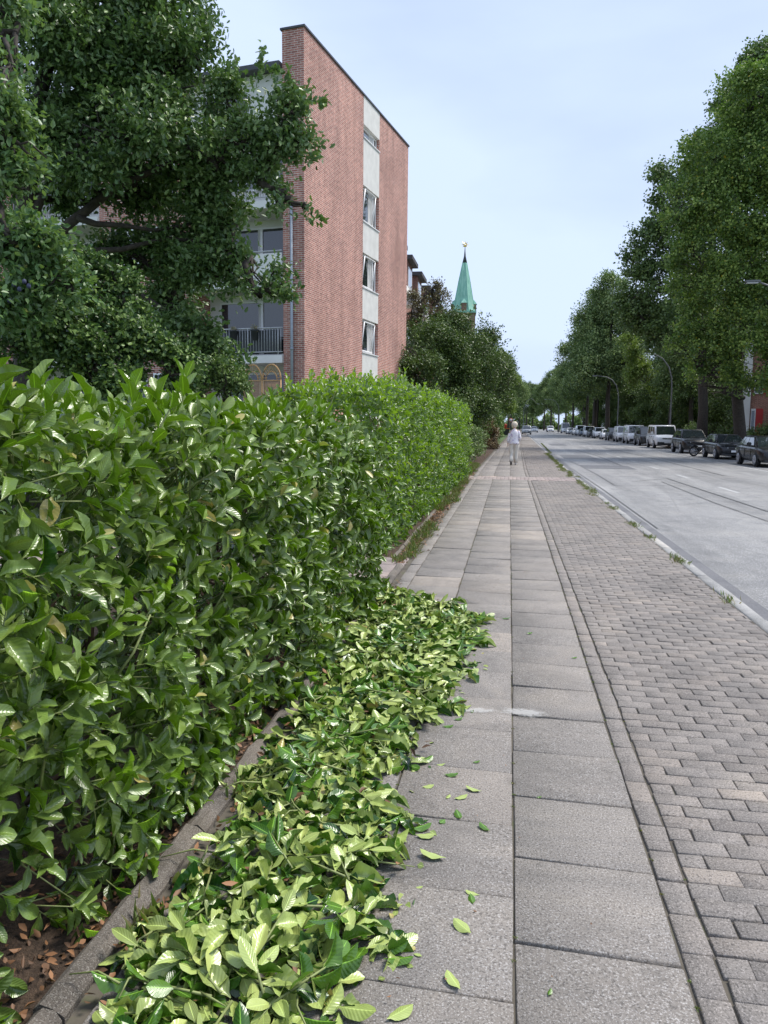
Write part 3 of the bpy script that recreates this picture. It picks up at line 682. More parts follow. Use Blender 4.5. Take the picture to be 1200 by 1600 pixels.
# ---- oak in the front garden
oak_l=[PL(*a) for a in [(285,25,12.5,48),(312,95,12.3,42),(352,165,12,40),(395,215,12,45),(455,165,11.8,30),(440,215,11.8,36),(470,225,11.8,26),(405,280,12,44),(445,312,11.8,28),(482,325,11.7,15),
  (330,250,11.8,60),(250,215,11.6,70),(160,215,11.3,75),(255,110,12,75),(150,100,11.8,85),(60,60,11.5,80),(45,170,11.2,75),(180,20,12.4,80),(95,250,11.2,55),
  (340,330,12.5,55),(250,330,13.2,55),(362,400,12.2,34),(432,442,11.9,30),(340,430,12.4,55),(285,430,13,42),(360,345,12.3,32),(395,452,11.8,28),(305,515,12.2,52),(345,578,12,38),(300,560,12,48),(215,400,13,42),(90,-60,12,90),(230,-60,12.5,70),(200,290,12.6,50),(290,260,12.6,60),(300,395,12.8,60),(210,150,12.4,80),(100,180,12.4,80),(260,480,13,50),(340,280,12.4,50),(170,400,13,40),(120,310,12.6,35),(230,40,12,60)]]
def oak_extra(B,rng,o3):
    # upright shoots of the year at the outer edge
    for (a,b,Y) in [((412,130),(408,68),11.8),((395,170),(410,80),11.8),((455,140),(452,112),11.8),((495,165),(508,158),11.7),((240,90),(232,40),12),((350,120),(366,92),12),((480,340),(508,345),11.7),((445,470),(462,462),11.8),((478,250),(498,247),11.7),((420,110),(438,108),11.8)]:
        p0,p1=atY(a[0],a[1],Y)-o3,atY(b[0],b[1],Y)-o3
        n=26; t=rng.random((n,1)); pos=p0+(p1-p0)*t+rng.normal(0,.02,(n,3)); ax=norm(p1-p0)
        B.add(OAKL,pos,norm(ax*.5+rng.normal(0,.7,(n,3))),norm(rng.normal(0,.6,(n,3))+[0,0,.8]),rng.uniform(.08,.12,n),rng.uniform(.07,.09,n),rng.uniform(.5,1,n))
tb_=atY(40,620,11.8); tb_=(float(tb_[0]),float(tb_[1]),0)
t1,t2,t3,t4=[atY(a,b,11.8) for a,b in ((42,420),(40,300),(55,180),(90,40))]
fk=atY(62,420,11.8)
oak=make_tree('oak_tree',tb_,[(tb_[0],tb_[1],-.1,.30),(tb_[0],tb_[1],1.2,.24),(*t1,.20),(*t2,.17),(*t3,.13),(*t4,.07)],oak_l,12000,9,.098,.20,OAKL,M['oak'],'big dark green oak hanging over the hedge in front of the brick block','oak tree',seed=11,ratio=.62,shell=.35,twigs=260,limb_r=.085,extra=oak_extra,base=.4,fsub=.47)
# the long bare limbs under the crown
V=[]
rng_=np.random.default_rng(5); o3=np.array(tb_)
lst=[]
def pp(x,y,Y): return atY(x,y,Y)-o3
lst.append(([pp(42,440,11.8),pp(75,400,11.8),pp(105,352,11.8),pp(140,325,11.9),pp(180,292,12),pp(228,272,12),pp(275,250,12)],[.12,.10,.085,.075,.065,.05,.03]))
lst.append(([pp(120,340,11.8),pp(150,350,11.9),pp(190,352,12),pp(240,360,12.2),pp(300,350,12.4)],[.06,.05,.04,.03,.02]))
lst.append(([pp(90,380,11.8),pp(130,392,12),pp(190,390,12.2),pp(260,372,12.4),pp(330,380,12.4)],[.06,.05,.045,.035,.02]))
lst.append(([pp(80,400,11.8),pp(130,430,12),pp(190,440,12.1),pp(250,480,12.2),pp(330,520,12.2)],[.06,.05,.045,.04,.02]))
lst.append(([pp(55,330,11.8),pp(68,300,11.9),pp(80,270,12),pp(120,220,12)],[.08,.07,.06,.03]))
tubes('limb',lst,M['bark'],oak,8)
# ---- dense maple growing behind the hedge, below the oak
mp_l=[PL(*a) for a in [(20,545,9.2,62),(95,510,9.4,60),(165,530,9.6,55),(60,455,9.4,55),(130,440,9.8,48),(200,500,9.9,42),(230,560,9.9,48),(150,580,9.4,60),(290,590,10,42),(20,400,9.5,60),(185,455,10,32)]]
b0=mp_l[1]
make_tree('field_maple',(b0[0],b0[1],0),[(b0[0],b0[1],-.1,.1),(b0[0],b0[1],.8,.08),(b0[0]+.1,b0[1],1.6,.06),(b0[0]+.1,b0[1]+.1,2.4,.04)],mp_l,6500,8,.062,.13,OAKL,M['maple'],'low dense maple bush directly behind the hedge under the oak','tree',seed=12,ratio=.85,shell=.4,twigs=60,limb_r=.04,base=.42)
sh_l=[PL(*a) for a in [(362,600,10.5,26),(340,590,10.5,34),(300,600,10.3,30)]]
b0=sh_l[1]
make_tree('yew_shrub',(b0[0],b0[1],0),[(b0[0],b0[1],-.1,.06),(b0[0],b0[1],.8,.05),(b0[0],b0[1],1.6,.03)],sh_l,900,9,.05,.10,OV,M['darkleaf'],'small dark shrub left of the wicker screens, just above the hedge','shrub',seed=13,shell=.4,twigs=20,limb_r=.02)
# ---- plum tree at the left edge, nearest
pl_l=[PL(*a) for a in [(15,110,6.2,40),(10,200,6,45),(35,250,6.1,34),(10,290,6,32),(25,385,5.9,40),(70,380,6,32),(50,430,6,45),(110,455,6.1,30),(15,470,5.9,48),(85,410,6.1,30),(-60,200,6,80),(-60,400,6,80),(5,20,6.4,40),(40,490,6,35)]]
tbp=(-6.0,6.3,0)
def plum_extra(B,rng,o3):
    for (a,b,Y) in [((90,455),(160,470),6),((60,420),(145,440),6),((40,390),(120,365),6)]:
        p0,p1=atY(a[0],a[1],Y)-o3,atY(b[0],b[1],Y)-o3; n=22; t=rng.random((n,1)); pos=p0+(p1-p0)*t+rng.normal(0,.015,(n,3)); ax=norm(p1-p0)
        B.add(OV,pos,norm(ax*.6+rng.normal(0,.6,(n,3))),norm(rng.normal(0,.6,(n,3))+[0,0,.8]),rng.uniform(.055,.075,n),rng.uniform(.03,.04,n),rng.uniform(.4,.95,n))
plum=make_tree('plum_tree',tbp,[(-6,6.3,-.1,.11),(-6,6.3,1.2,.09),(-5.7,6.2,2.4,.07),(-5.4,6.1,3.6,.05),(-5.2,6.1,4.8,.03)],pl_l,1900,8,.066,.13,OV,M['plum'],'plum tree with pale leaves and blue fruit at the left edge','plum tree',seed=14,ratio=.5,shell=.25,twigs=120,limb_r=.035,extra=plum_extra,base=.5)
M['plumfruit']=flat('blue plum skin',(.045,.05,.10),.5,var=.2,scale=30)
for (x,y) in ((22,445),(30,452),(38,440),(8,456),(45,447),(15,470)):
    p=atY(x,y,5.7); bm=bmesh.new(); bmesh.ops.create_icosphere(bm,subdivisions=2,radius=.018); bmesh.ops.scale(bm,vec=(1,1,1.2),verts=bm.verts[:]); me=bpy.data.meshes.new('plum'); bm.to_mesh(me); bm.free()
    o=link('plum',me,M['plumfruit'],plum); o.location=p-np.array(tbp)

# ---- cherry-laurel hedges
def hedge(name,x,y0,y1,hfun,depth,label,seed,dens,leaf,tpls,mat,upright=0.,topd=1.,core=60,top_tint=0.25,xfun=None):
    rng=np.random.default_rng(seed); r=empty(name,(x-depth/2,(y0+y1)/2,0),0,label,'hedge'); o3=np.array([x-depth/2,(y0+y1)/2,0])
    Ly=y1-y0; hm=max(hfun(y0),hfun(y1)); B=Batch(); tw=[]
    def surf(y,z): return .045*np.sin(y*2.9+z*2)+.035*np.sin(y*6.1-z*4.4+1)+.03*np.sin(z*7+y*1.3)
    # shoots on: front face, top, near end, far end
    A=[('f',Ly*hm*dens),('t',Ly*depth*dens*topd),('n',depth*hm*dens),('e',depth*hm*dens*.5)]
    for kind,cnt in A:
        n=int(cnt); 
        if kind=='f':
            y=y0+rng.random(n)*Ly; hh=np.array([hfun(q) for q in y]); z=rng.random(n)*(hh)+.02; dep=rng.random(n)**1.5*.20+.05
            z=np.where(rng.random(n)<.08,rng.random(n)*.25,z)
            xx=(x if xfun is None else np.array([xfun(q) for q in y]))+surf(y,z)-dep; 
            rnd=np.clip((z-(hh-.25))/.25,0,1); xx-=rnd**2*.14
            base=np.stack([xx,y,z],1); od=np.tile([1.,0,.35+upright],(n,1)); od[:,2]+=rnd*1.1; od[:,2]-=(z<.3)*.8
        elif kind=='t':
            y=y0+rng.random(n)*Ly; hh=np.array([hfun(q) for q in y]); xx=x-.05-rng.random(n)*depth; z=hh+.05*np.sin(y*3.3+xx*3)+.04*np.sin(y*7+xx*5)-rng.random(n)**1.5*.2-.02
            base=np.stack([xx,y,z],1); od=np.tile([.25,0,1.],(n,1))
        else:
            s=-1 if kind=='n' else 1; yy=y0 if kind=='n' else y1
            z=rng.random(n)*hfun(yy)+.02; xx=x-rng.random(n)*depth; base=np.stack([xx,np.full(n,yy)-s*rng.random(n)**1.5*.25,z],1); base[:,1]+=s*.05*np.sin(z*5+xx*4); od=np.tile([0.,s,.4+upright],(n,1))
        od=norm(od+rng.normal(0,.42,(n,3))); k=7; SL=rng.uniform(.06,.15,n)
        near=np.clip(1.6-.0*base[:,1],1,1.6)
        a0=rng.random(n)*6.28; u=norm(np.cross(od,[0.03,.1,1.])); v=np.cross(od,u)
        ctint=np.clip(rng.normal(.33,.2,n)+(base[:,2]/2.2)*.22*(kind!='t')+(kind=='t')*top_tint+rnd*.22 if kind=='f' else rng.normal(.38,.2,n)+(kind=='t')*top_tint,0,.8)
        for i in range(k):
            t=(i+.6)/k; ang=a0+i*2.4; rad=norm(np.cos(ang)[:,None]*u+np.sin(ang)[:,None]*v)
            openn=1.1-.75*t
            pos=base+od*(SL*t)[:,None]; dr=norm(rad*openn+od*(.35+.8*t)+rng.normal(0,.22,(n,3))+[0,.12,-.12]); nr=norm(od*.8-rad*.3+rng.normal(0,.42,(n,3))+[0.40,-.30,.42]); pos[:,0]=np.minimum(pos[:,0],base[:,0]+dep+.015) if kind=='f' else pos[:,0]
            ln=leaf*rng.uniform(.55,1.30,n)*(1-.25*t); ti=np.clip(ctint+rng.normal(0,.09,n)+.1*t,0,.86); ti[rng.random(n)<.014]=.98
            for j,(ya,yb,tp) in enumerate(tpls):
                mk_=(base[:,1]>=ya)&(base[:,1]<yb)
                if mk_.any(): B.add(tp,pos[mk_]-o3,dr[mk_],nr[mk_],ln[mk_],ln[mk_]*rng.uniform(.36,.48,mk_.sum()),ti[mk_],rng.uniform(.2,1.9,mk_.sum()))
        m2=(rng.random(n)<.8)
        for b_,d_,s_ in zip(base[m2],od[m2],SL[m2]):
            if b_[1]<8: tw.append(([b_-d_*.15-o3,b_+d_*s_*.9-o3],[.0035,.0018]))
    # inner leaves so that the hedge is full to its heart
    n=int(Ly*hm*depth*core); pos=np.stack([x-.16-rng.random(n)*(depth-.24),y0+.12+rng.random(n)*(Ly-.24),rng.random(n)],1)
    pos[:,2]=.05+pos[:,2]*(np.array([hfun(q) for q in pos[:,1]])-.2)
    B.add(LC,pos-o3,norm(rng.normal(0,1,(n,3))),norm(rng.normal(0,1,(n,3))+[.5,0,.4]),leaf*rng.uniform(.8,1.2,n),leaf*.45*np.ones(n),np.clip(rng.normal(.2,.1,n),0,.6))
    link('foliage',B.mesh('foliage',True,True),mat,r)
    if tw: tubes('shoots',tw,M['twig'],r,4)
    st_=[]
    for i in range(int(Ly/.38)):
        yy=y0+.2+i*.38+rng.normal(0,.05); b_=np.array([x-depth*.45+rng.normal(0,.06),yy,-.05])-o3
        for q in range(5):
            e=b_+[rng.uniform(-.3,.42),rng.normal(0,.25),hfun(yy)*rng.uniform(.6,.92)]; st_.append(limb(b_,e,.018,.005,rng,6,.5))
    tubes('branches',st_,M['woodtwig'],r,5)
    return r
h1=lambda y: 1.63-.012*max(0,y-2)
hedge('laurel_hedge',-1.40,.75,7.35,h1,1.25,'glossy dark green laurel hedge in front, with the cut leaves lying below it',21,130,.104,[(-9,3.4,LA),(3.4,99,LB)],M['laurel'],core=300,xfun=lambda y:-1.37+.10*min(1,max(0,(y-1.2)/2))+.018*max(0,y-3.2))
h2=lambda y: 2.02+.07*min(y-9.4,3)+.05*math.sin(y*1.7)
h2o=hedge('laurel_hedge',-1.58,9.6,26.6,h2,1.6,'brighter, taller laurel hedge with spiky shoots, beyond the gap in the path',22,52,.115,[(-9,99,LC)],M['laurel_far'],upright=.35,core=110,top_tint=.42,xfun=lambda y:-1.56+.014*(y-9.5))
# upright shoots standing out of the taller hedge
rng=np.random.default_rng(23); B=Batch(); tw=[]; o3=np.array(h2o.location)
for i in range(330):
    y=9.5+rng.random()**1.3*17; x=-1.6-rng.random()*1.4; z=h2(y)-.12; L=rng.uniform(.15,.42); ax=norm(np.array([rng.normal(.08,.2),rng.normal(0,.2),1.])); b_=np.array([x,y,z])
    tw.append(([b_-o3,b_+ax*L-o3],[.004,.002])); n=9
    t=np.linspace(.2,1,n); ang=rng.random()*6+np.arange(n)*2.4; rad=np.stack([np.cos(ang),np.sin(ang),0*ang],1)
    B.add(LB,b_+ax*(L*t)[:,None]-o3,norm(rad*(.9-.5*t)[:,None]+ax*.9),norm(ax*.8-rad*.5+[.2,0,.1]),.105*rng.uniform(.7,1.1,n)*(1.1-.35*t),.038*rng.uniform(.8,1.1,n),np.clip(rng.normal(.72,.1,n),0,.85),rng.uniform(.3,1.3,n))
link('new_shoots',B.mesh('new_shoots',True,True),M['laurel_far'],h2o)['kind']='stuff'; tubes('shoot_stems',tw,M['twig'],h2o,4)['kind']='stuff'
# taller shoots on the near hedge
rng=np.random.default_rng(24); h1o=[o for o in COL.objects if o.name=='laurel_hedge'][0]; B=Batch(); tw=[]; o3=np.array(h1o.location)
spots=[(-1.5,3.35,1.66,.22),(-1.55,3.0,1.66,.14),(-1.75,2.4,1.66,.13)]+[(-1.45-rng.random()*.9,2+rng.random()*5.2,1.60,rng.uniform(.10,.19)) for i in range(90)]
for (x,y,z,L) in spots:
    ax=norm(np.array([rng.normal(.1,.2),rng.normal(0,.2),1.])); b_=np.array([x,y,min(z,h1(y)+.03)]); tw.append(([b_-o3,b_+ax*L-o3],[.005,.003])); n=7
    t=np.linspace(.2,1,n); ang=rng.random()*6+np.arange(n)*2.4; rad=np.stack([np.cos(ang),np.sin(ang),0*ang],1)
    B.add(LA if y<4 else LB,b_+ax*(L*t)[:,None]-o3,norm(rad*(.95-.65*t)[:,None]+ax*.9),norm(ax*.8-rad*.5+[.2,0,.1]),.125*rng.uniform(.7,1.1,n),.050*rng.uniform(.8,1.1,n),np.clip(rng.normal(.74,.08,n),0,.85),rng.uniform(.3,1.3,n))
# a few long stems bare in their lower half, grown out of the face
for (a,b) in (((165,1080),(235,960)),((500,655),(525,610))):
    p0=gnd(*a); 
    def onface(px,py,X): d=ray(px,py); return CAMV+d*(X/d[0])
    p0=onface(a[0],a[1],-1.40); p1=onface(b[0],b[1],-1.28); tw.append(([p0-o3,(p0+p1)/2-o3+[0.02,0,0],p1-o3],[.006,.005,.003]))
for (pa,pb) in (((60,1110),(120,1065)),((120,1065),(190,955)),((200,760),(265,640)),((60,1240),(75,1160)),((215,900),(240,850)),((330,960),(365,900))):
    p0=onface(pa[0],pa[1],-1.40); p1=onface(pb[0],pb[1],-1.31); tw.append(([p0-o3,p1-o3],[.0055,.0035]))
    ax=norm(p1-p0); n=6; t=np.linspace(.55,1,n); ang=np.arange(n)*2.4; u=norm(np.cross(ax,[0,.2,1.])); v=np.cross(ax,u); rad=np.cos(ang)[:,None]*u+np.sin(ang)[:,None]*v
    B.add(LA,p0+(p1-p0)*t[:,None]-o3,norm(rad*.8+ax*.7),norm(ax*.6-rad*.3+[.7,0,.4]),.13*rng.uniform(.6,1.1,n),.045*np.ones(n),np.clip(rng.normal(.7,.1,n),0,.85))
link('new_shoots',B.mesh('new_shoots',True,True),M['laurel'],h1o)['kind']='stuff'; tubes('shoot_stems',tw,M['twig'],h1o,5)['kind']='stuff'

# ---- planting further along the left side
def bush(name,loc,lobes,n,leaf,mat,label,cat,seed,lpc=8,spread=.2,shell=.45,tpl=OV,limb_r=.04,twigs=40,th=1.,noise_amt=.22,base=.35,group=None):
    x,y,_=loc; return make_tree(name,(x,y,0),[(x,y,-.1,limb_r*1.6),(x,y,th*.5,limb_r*1.4),(x,y,th,limb_r)],lobes,n,lpc,leaf,spread,tpl,mat,label,cat,group,seed,shell=shell,twigs=twigs,limb_r=limb_r,noise_amt=noise_amt,base=base)
bush('clipped_shrub',(-1.95,37.5,0),[(-1.95,y,.85,.95,.9,.85) for y in (33.5,35,36.5,38)],1500,.085,M['darkleaf'],'low clipped dark laurel hedge just left of the walking woman','shrub',31,shell=.6,spread=.12,limb_r=.02,noise_amt=.08,base=.45)
bush('copper_shrub',(-1.5,58,0),[(-1.5,57,1.1,.6,1.3,.9),(-1.6,60,1.2,.7,1.4,1.0),(-1.1,55.5,.4,.45,.9,.4)],900,.12,M['redleaf'],'reddish shrub spilling onto the pavement beyond the clipped hedge','shrub',32,limb_r=.02)
bush('hedge_column',(-1.3,84,0),[(-1.5,y,1.7,.9,1.6,1.8) for y in (80,83,86,90)],1300,.16,M['maple'],'tall green hedge end beside the black waste container','hedge',33,shell=.6,limb_r=.03,noise_amt=.1,base=.6)
hb=[PL(*a) for a in [(690,560,44,48),(740,570,46,50),(770,580,50,32),(660,540,42,40),(700,520,46,38),(745,540,48,36),(650,590,40,45),(710,610,44,55),(765,620,50,38),(780,600,54,24),(690,640,40,50),(740,650,44,42),(640,560,40,30)]]
def hb_extra(B,rng,o3):
    for (a,b,Y) in [((700,510),(690,470),46),((745,520),(765,490),48),((760,530),(785,510),48),((775,545),(800,530),50),((785,560),(806,545),52),((750,520),(752,488),48),((720,510),(740,480),47),((680,510),(665,480),45),((790,575),(803,562),52)]:
        p0,p1=atY(a[0],a[1],Y)-o3,atY(b[0],b[1],Y)-o3; n=34; t=rng.random((n,1)); pos=p0+(p1-p0)*t+rng.normal(0,.08,(n,3)); ax=norm(p1-p0)
        B.add(OV,pos,norm(ax*.8+rng.normal(0,.6,(n,3))),norm(rng.normal(0,.6,(n,3))+[0,0,.8]),rng.uniform(.12,.2,n),rng.uniform(.07,.1,n),rng.uniform(.2,.8,n))
make_tree('hornbeam',(-4.8,47,0),[(-4.8,47,-.1,.3),(-4.8,47,1.2,.25),(-4.6,47,3,.18),(-4.4,47,5,.1)],hb,14000,8,.125,.30,OV,M['hornbeam'],'large dark hornbeam bush leaning over the pavement beyond the bright hedge','hornbeam',seed=34,shell=.45,twigs=200,extra=hb_extra,base=.30,fsub=.5)
bl=[PL(*a) for a in [(655,470,46,22),(675,455,47,20),(690,470,48,24),(655,510,46,30),(690,500,47,26)]]
make_tree('rowan_tree',(-8.0,47,0),[(-8,47,-.1,.15),(-8,47,3,.12),(-7.8,47,6,.09),(-7.4,47,8,.05)],bl,750,8,.12,.30,OV,M['brownleaf'],'sparse rust coloured tree before the red brick block','tree',seed=35,shell=.2,twigs=160,limb_r=.05)
ex=[(-7.6,47.0,8.2,1.4,1.2,1.2)]
# trees lining the left side far away
def far_proto(seed,mat,name,label,group,n=5200,leaf=.26,base=.35,cat='tree',h=19,rw=6.2,low=4.5):
    rng=np.random.default_rng(seed); lobes=[]
    for i in range(20):
        z=low+(h-low)*rng.random()**.8; fr=(z-low)/(h-low); rr=rw*(.55+.45*math.sin(PI*min(1,.12+fr*.88)))*(1-.45*fr**3)
        a=rng.random()*6.28; q=rr*.62*rng.uniform(.6,1); lobes.append((q*math.cos(a),q*math.sin(a),z,rr*.42,rr*.42,rr*.38))
    lobes.append((0,0,h-1.6,rw*.33,rw*.33,1.6)); lobes.append((0,0,(h+low)/2,rw*.5,rw*.5,(h-low)*.35))
    return make_tree(name,(0,0,0),[(0,0,-.15,.36),(.05,0,2,.30),(.0,.1,4.5,.26),(.1,0,8,.2),(0,0,13,.12),(0,0,h-2,.05)],lobes,n,9,leaf,.55,OV,mat,label,cat,group,seed,shell=.5,twigs=200,limb_r=.14,tsides=8,base=base)
rng=np.random.default_rng(55); B=Batch(); n=26000
xx=rng.uniform(-110,150,n); hh_=6+3.5*np.sin(xx*.13+1)*np.sin(xx*.31)+2*np.sin(xx*.7); zz=rng.random(n)**.8*hh_*1.1
B.add(OV,np.stack([xx,400+rng.uniform(0,9,n)+np.sin(xx*.5)*2,zz],1),norm(rng.normal(0,1,(n,3))),norm(rng.normal(0,1,(n,3))+[0,-.6,.8]),rng.uniform(.9,1.6,n),rng.uniform(.6,1.0,n),np.clip(rng.normal(.35,.2,n),0,.85))
fw=link('far_wood',B.mesh('far_wood'),M['farleaf']); tag(fw,'dark far off wood closing the end of the street','wood',kind='stuff')
pD=None
GR='street trees along the far side of the road'
# ---- right side: lime at the edge, tall dark tree behind it
ll=[PL(*a) for a in [(1110,260,46,55),(1180,150,46,55),(1245,150,46,60),(1065,320,46,38),(1150,330,46,70),(1085,400,46,42),(1140,430,46,60),(1190,250,46,60),(1200,400,46,70),(1075,450,47,35),(1110,500,47,48),(1170,520,46,60),(1080,540,47,38),(1130,570,47,36),(1190,590,46,42),(1150,200,47,40),(1240,330,46,80),(1240,500,46,80),(1095,585,48,22),(1065,360,46.5,25)]]
lx=13.75
make_tree('lime_tree',(lx,50,0),[(lx+.2,50,-.15,.44),(lx+.12,50,1.5,.36),(lx-.15,50,3.5,.33),(lx-.4,49.5,6,.28),(lx-.3,48.5,9.5,.2),(lx,48,14,.1)],ll,11000,12,.15,.34,OV,M['lime'],'lime tree with light green leaves and a few yellow sprays at the right edge','lime tree',GR,41,shell=.45,twigs=260,limb_r=.14,ratio=.7,tsides=12,base=.42)
dl=[PL(*a) for a in [(1200,125,62,50),(1145,185,62,40),(1215,105,62,46),(1095,255,62,42),(1040,290,62,36),(1060,360,62,50),(1018,370,62,34),(995,415,62,32),(990,470,62,30),(1030,450,62,50),(1005,500,62,36),(1050,520,62,45),(1180,200,62,70),(1110,300,63,60),(1240,160,62,60),(1015,520,63,30),(1120,400,63,60),(1110,570,63,30)]]
dx=14.2+bend(62)
make_tree('dark_maple',(dx,62,0),[(dx,62,-.15,.45),(dx,62,3,.36),(dx-.3,62,7,.3),(dx-.2,62,13,.2),(dx,62,22,.08)],dl,9000,12,.20,.45,OV,M['darkleaf'],'tallest dark green tree, rising behind the light green lime','tree',GR,42,shell=.45,twigs=240,limb_r=.16,ratio=.75,base=.35)
yl=[PL(*a) for a in [(985,535,90,20),(1000,590,90,24),(1000,560,90,22),(1030,600,90,22),(1060,610,90,24)]]
dx=17.0+bend(90)
make_tree('young_lime',(dx,90,0),[(dx,90,-.15,.2),(dx,90,3,.16),(dx,90,6,.08)],yl,1700,9,.20,.42,OV,M['yellowleaf'],'smaller yellowish green tree between the two nearest curved lamp posts','tree',GR,43,shell=.4,twigs=60,limb_r=.06,ratio=.7,base=.45)
pA=far_proto(51,M['farleaf'],'street_tree','',GR,7500,.24,.4,h=20,rw=6.8,low=5.6)
pB=far_proto(52,M['darkleaf'],'street_tree','',GR,6500,.24,.45,h=19,rw=6.4,low=6.2)
pC=far_proto(53,M['yellowleaf'],'street_tree','',GR,5200,.24,.3,h=15,rw=5.0,low=3.6)
def place(p,x,y,rz,sc,lab,first=[set()],group=GR):
    o=p if p.name not in first[0] else copy_tree(p)
    first[0].add(p.name); o.location=(x,y,0); o.rotation_euler=(0,0,rz); o.scale=(sc,sc,sc*1.0); tag(o,lab,'tree',group); return o
rt=[(pB,18.2,84,.2,.9,'dark tree behind the smaller yellowish tree, beyond the tall dark one'),
 (pB,20.3,99,1.9,.98,'dark street tree behind the second curved lamp post'),
 (pA,14.6,125,.5,1.25,'olive green tree whose crown bulges left over the road, topmost of the middle group'),
 (pA,14.0,138,2.4,1.22,'olive green tree behind the bulging crown, over the white cars'),
 (pB,15.5,150,4.1,1.12,'dark tree between the middle group and the white high-roof van'),
 (pA,14.6,160,5.3,1.1,'olive tree over the white high-roof van'),
 (pC,15.5,176,.9,1.1,'yellowish tree beyond the white high-roof van'),
 (pA,14.6,196,3.3,1.0,'olive tree behind the third curved lamp post'),
 (pB,14.4,218,1.1,1.0,'dark tree far down the right row'),
 (pA,14,245,2.2,1.0,'olive tree farther down the right row'),
 (pA,13,275,4.2,1.05,'last but one tree of the right row'),
 (pB,12,310,5.2,1.05,'last tree of the right row, closing the street')]
for (p,x,y,a,s,l) in rt: place(p,x+bend(y)*.5,y,a,s,l)
# second row in the gardens across the street
for i,(p,x,y,a,s,l) in enumerate([(pB,21.5,52,1.2,.8,'dark garden tree in front of the house with the red door'),(pA,22.5,68,2.9,.9,'garden tree behind the black off-roader'),(pB,23.5,94,3.9,.95,'garden tree between the first two brick houses'),(pA,23,106,.2,.9,'garden tree left of the second curved lamp'),(pB,22,150,.8,.9,'garden tree between the farther brick houses')]):
    place(p,x,y,a,s,l,group='garden trees across the street')
pD=far_proto(54,M['hornbeam'],'garden_tree','','garden trees across the street',4200,.17,.45,h=7.5,rw=3.9,low=1.3,cat='tree')
for i,(x,y,a,s,l) in enumerate([(19.8,57,1,.75,'low bushy garden tree left of the lime trunk, behind the black off-road car'),(20.2,66,2.4,1.0,'low bushy garden tree behind the white van'),(20.6,76,4,1.05,'low bushy garden tree behind the camper'),(20.4,86,5.2,1.1,'low bushy garden tree behind the pale delivery van'),(20.0,99,.3,1.1,'low bushy garden tree behind the two white cars'),(19.6,114,2,1.15,'low bushy garden tree behind the small dark car'),(19.2,132,3,1.2,'low bushy garden tree behind the small white van'),(18.8,152,1.3,1.2,'low bushy garden tree behind the white tall van'),(18.2,178,4.4,1.3,'low bushy garden tree nearest the white high-roof van')]): place(pD,x+bend(y),y,a,s,l,group='garden trees across the street')
GL='trees along the left side in the distance'
for (p,x,y,a,s,l) in [(pA,-6.6,96,.7,.66,'first small tree behind the leaning hornbeam'),(pB,-5.4,122,2.7,.80,'dark tree left of the far sign post'),(pA,-4.9,150,4.7,.92,'tree above the parked cars on the left, nearest of them'),(pC,-3.6,182,1.7,1.25,'yellowish tree at the left end of the gap of sky'),(pB,-2.6,215,3.7,1.0,'dark tree behind the far left lamp'),(pA,-1.2,250,5.7,1.05,'tree far down the left row'),(pB,-.5,300,2.2,1.1,'last tree of the left row'),(pB,3,345,.9,1.1,'dark tree closing the end of the street, left'),(pA,9,350,1.9,1.0,'olive tree closing the end of the street, right'),(pB,6.5,372,4.9,1.15,'dark tree closing the end of the street between two others')]:
    place(p,x+bend(y)*.4,y,a,s,l,group=GL)
# low garden planting behind the cars
gx=17.6
for i,(y,c,hh) in enumerate([(42,'maple',1.3),(47.5,'maple',1.6),(53,'hornbeam',1.5),(60,'darkleaf',1.7),(68,'hornbeam',1.6),(78,'darkleaf',1.9),(90,'hornbeam',1.8),(104,'darkleaf',2.)]):
    labs=['light green shrub behind the front black car','green shrub right of the lime trunk','shrub left of the lime trunk','dark shrub behind the motorcycle','shrub behind the white van','dark shrub beside the nearest full lamp post','shrub behind the tall camper','dark shrub behind the pale estate van']
    bush('garden_shrub',(gx+bend(y),y,0),[(gx+bend(y)+rg.normal(0,.2),y+q,hh*.5,1.1,1.6,hh*.62) for q in (-2,0,2)],650,.13,M[c],labs[i],'shrub',60+i,shell=.5,spread=.2,limb_r=.02,group='shrubs behind the parked cars',base=.45)
hr=boxes('low_hedge_wall',[(0,.3,0,70,-.1,.6)],M['brick_dark']); hr.location=(19.2,40,0); hr.name='garden_wall'; tag(hr,'low dark brick garden wall behind the shrubs across the street','wall')

# ------------------------------------------------------------ lamp posts
M['lamppost']=flat('grey lamp post',(.15,.155,.16),.5,metal=.3,var=.12)
M['lampglass']=flat('lamp glass',(.55,.56,.55),.25,var=.05)
def lamp(x,y,arm,lab,H=8.75,flip=-1):
    r=empty('street_lamp',(x,y,0),0,lab,'street lamp','curved street lamps')
    pts=[(0,0,-.1),(0,0,1),(0,0,1.05),(-.0,0,5.2),(.08*flip,0,6.4),(.38*flip,0,7.4),(1.0*flip,0,8.2),(1.8*flip,0,8.6),(arm*flip,0,H)]
    tubes('pole',[(pts,[.10,.10,.075,.065,.06,.055,.05,.045,.04])],M['lamppost'],r,10)
    h=boxes('lamp_head',[((arm-.1)*flip,(arm+.6)*flip,-.13,.13,H-.03,H+.09)] if flip>0 else [(-(arm+.6),-(arm-.1),-.13,.13,H-.03,H+.09)],M['lamppost'],r,.03,2)
    boxes('lens',[(-(arm+.55),-(arm+.02),-.10,.10,H-.07,H-.032)] if flip<0 else [((arm+.02),(arm+.68),-.10,.10,H-.07,H-.032)],M['lampglass'],h)
    return r
lamp(14.0,41,2.2,'nearest curved street lamp, only its grey head reaching into the frame at the right')
lamp(15.25,78,2.0,'tall curved street lamp behind the white van, arm ending in the leaves')
lamp(15.0,113,3.1,'curved street lamp with its arm over the road, left of the tallest dark tree')
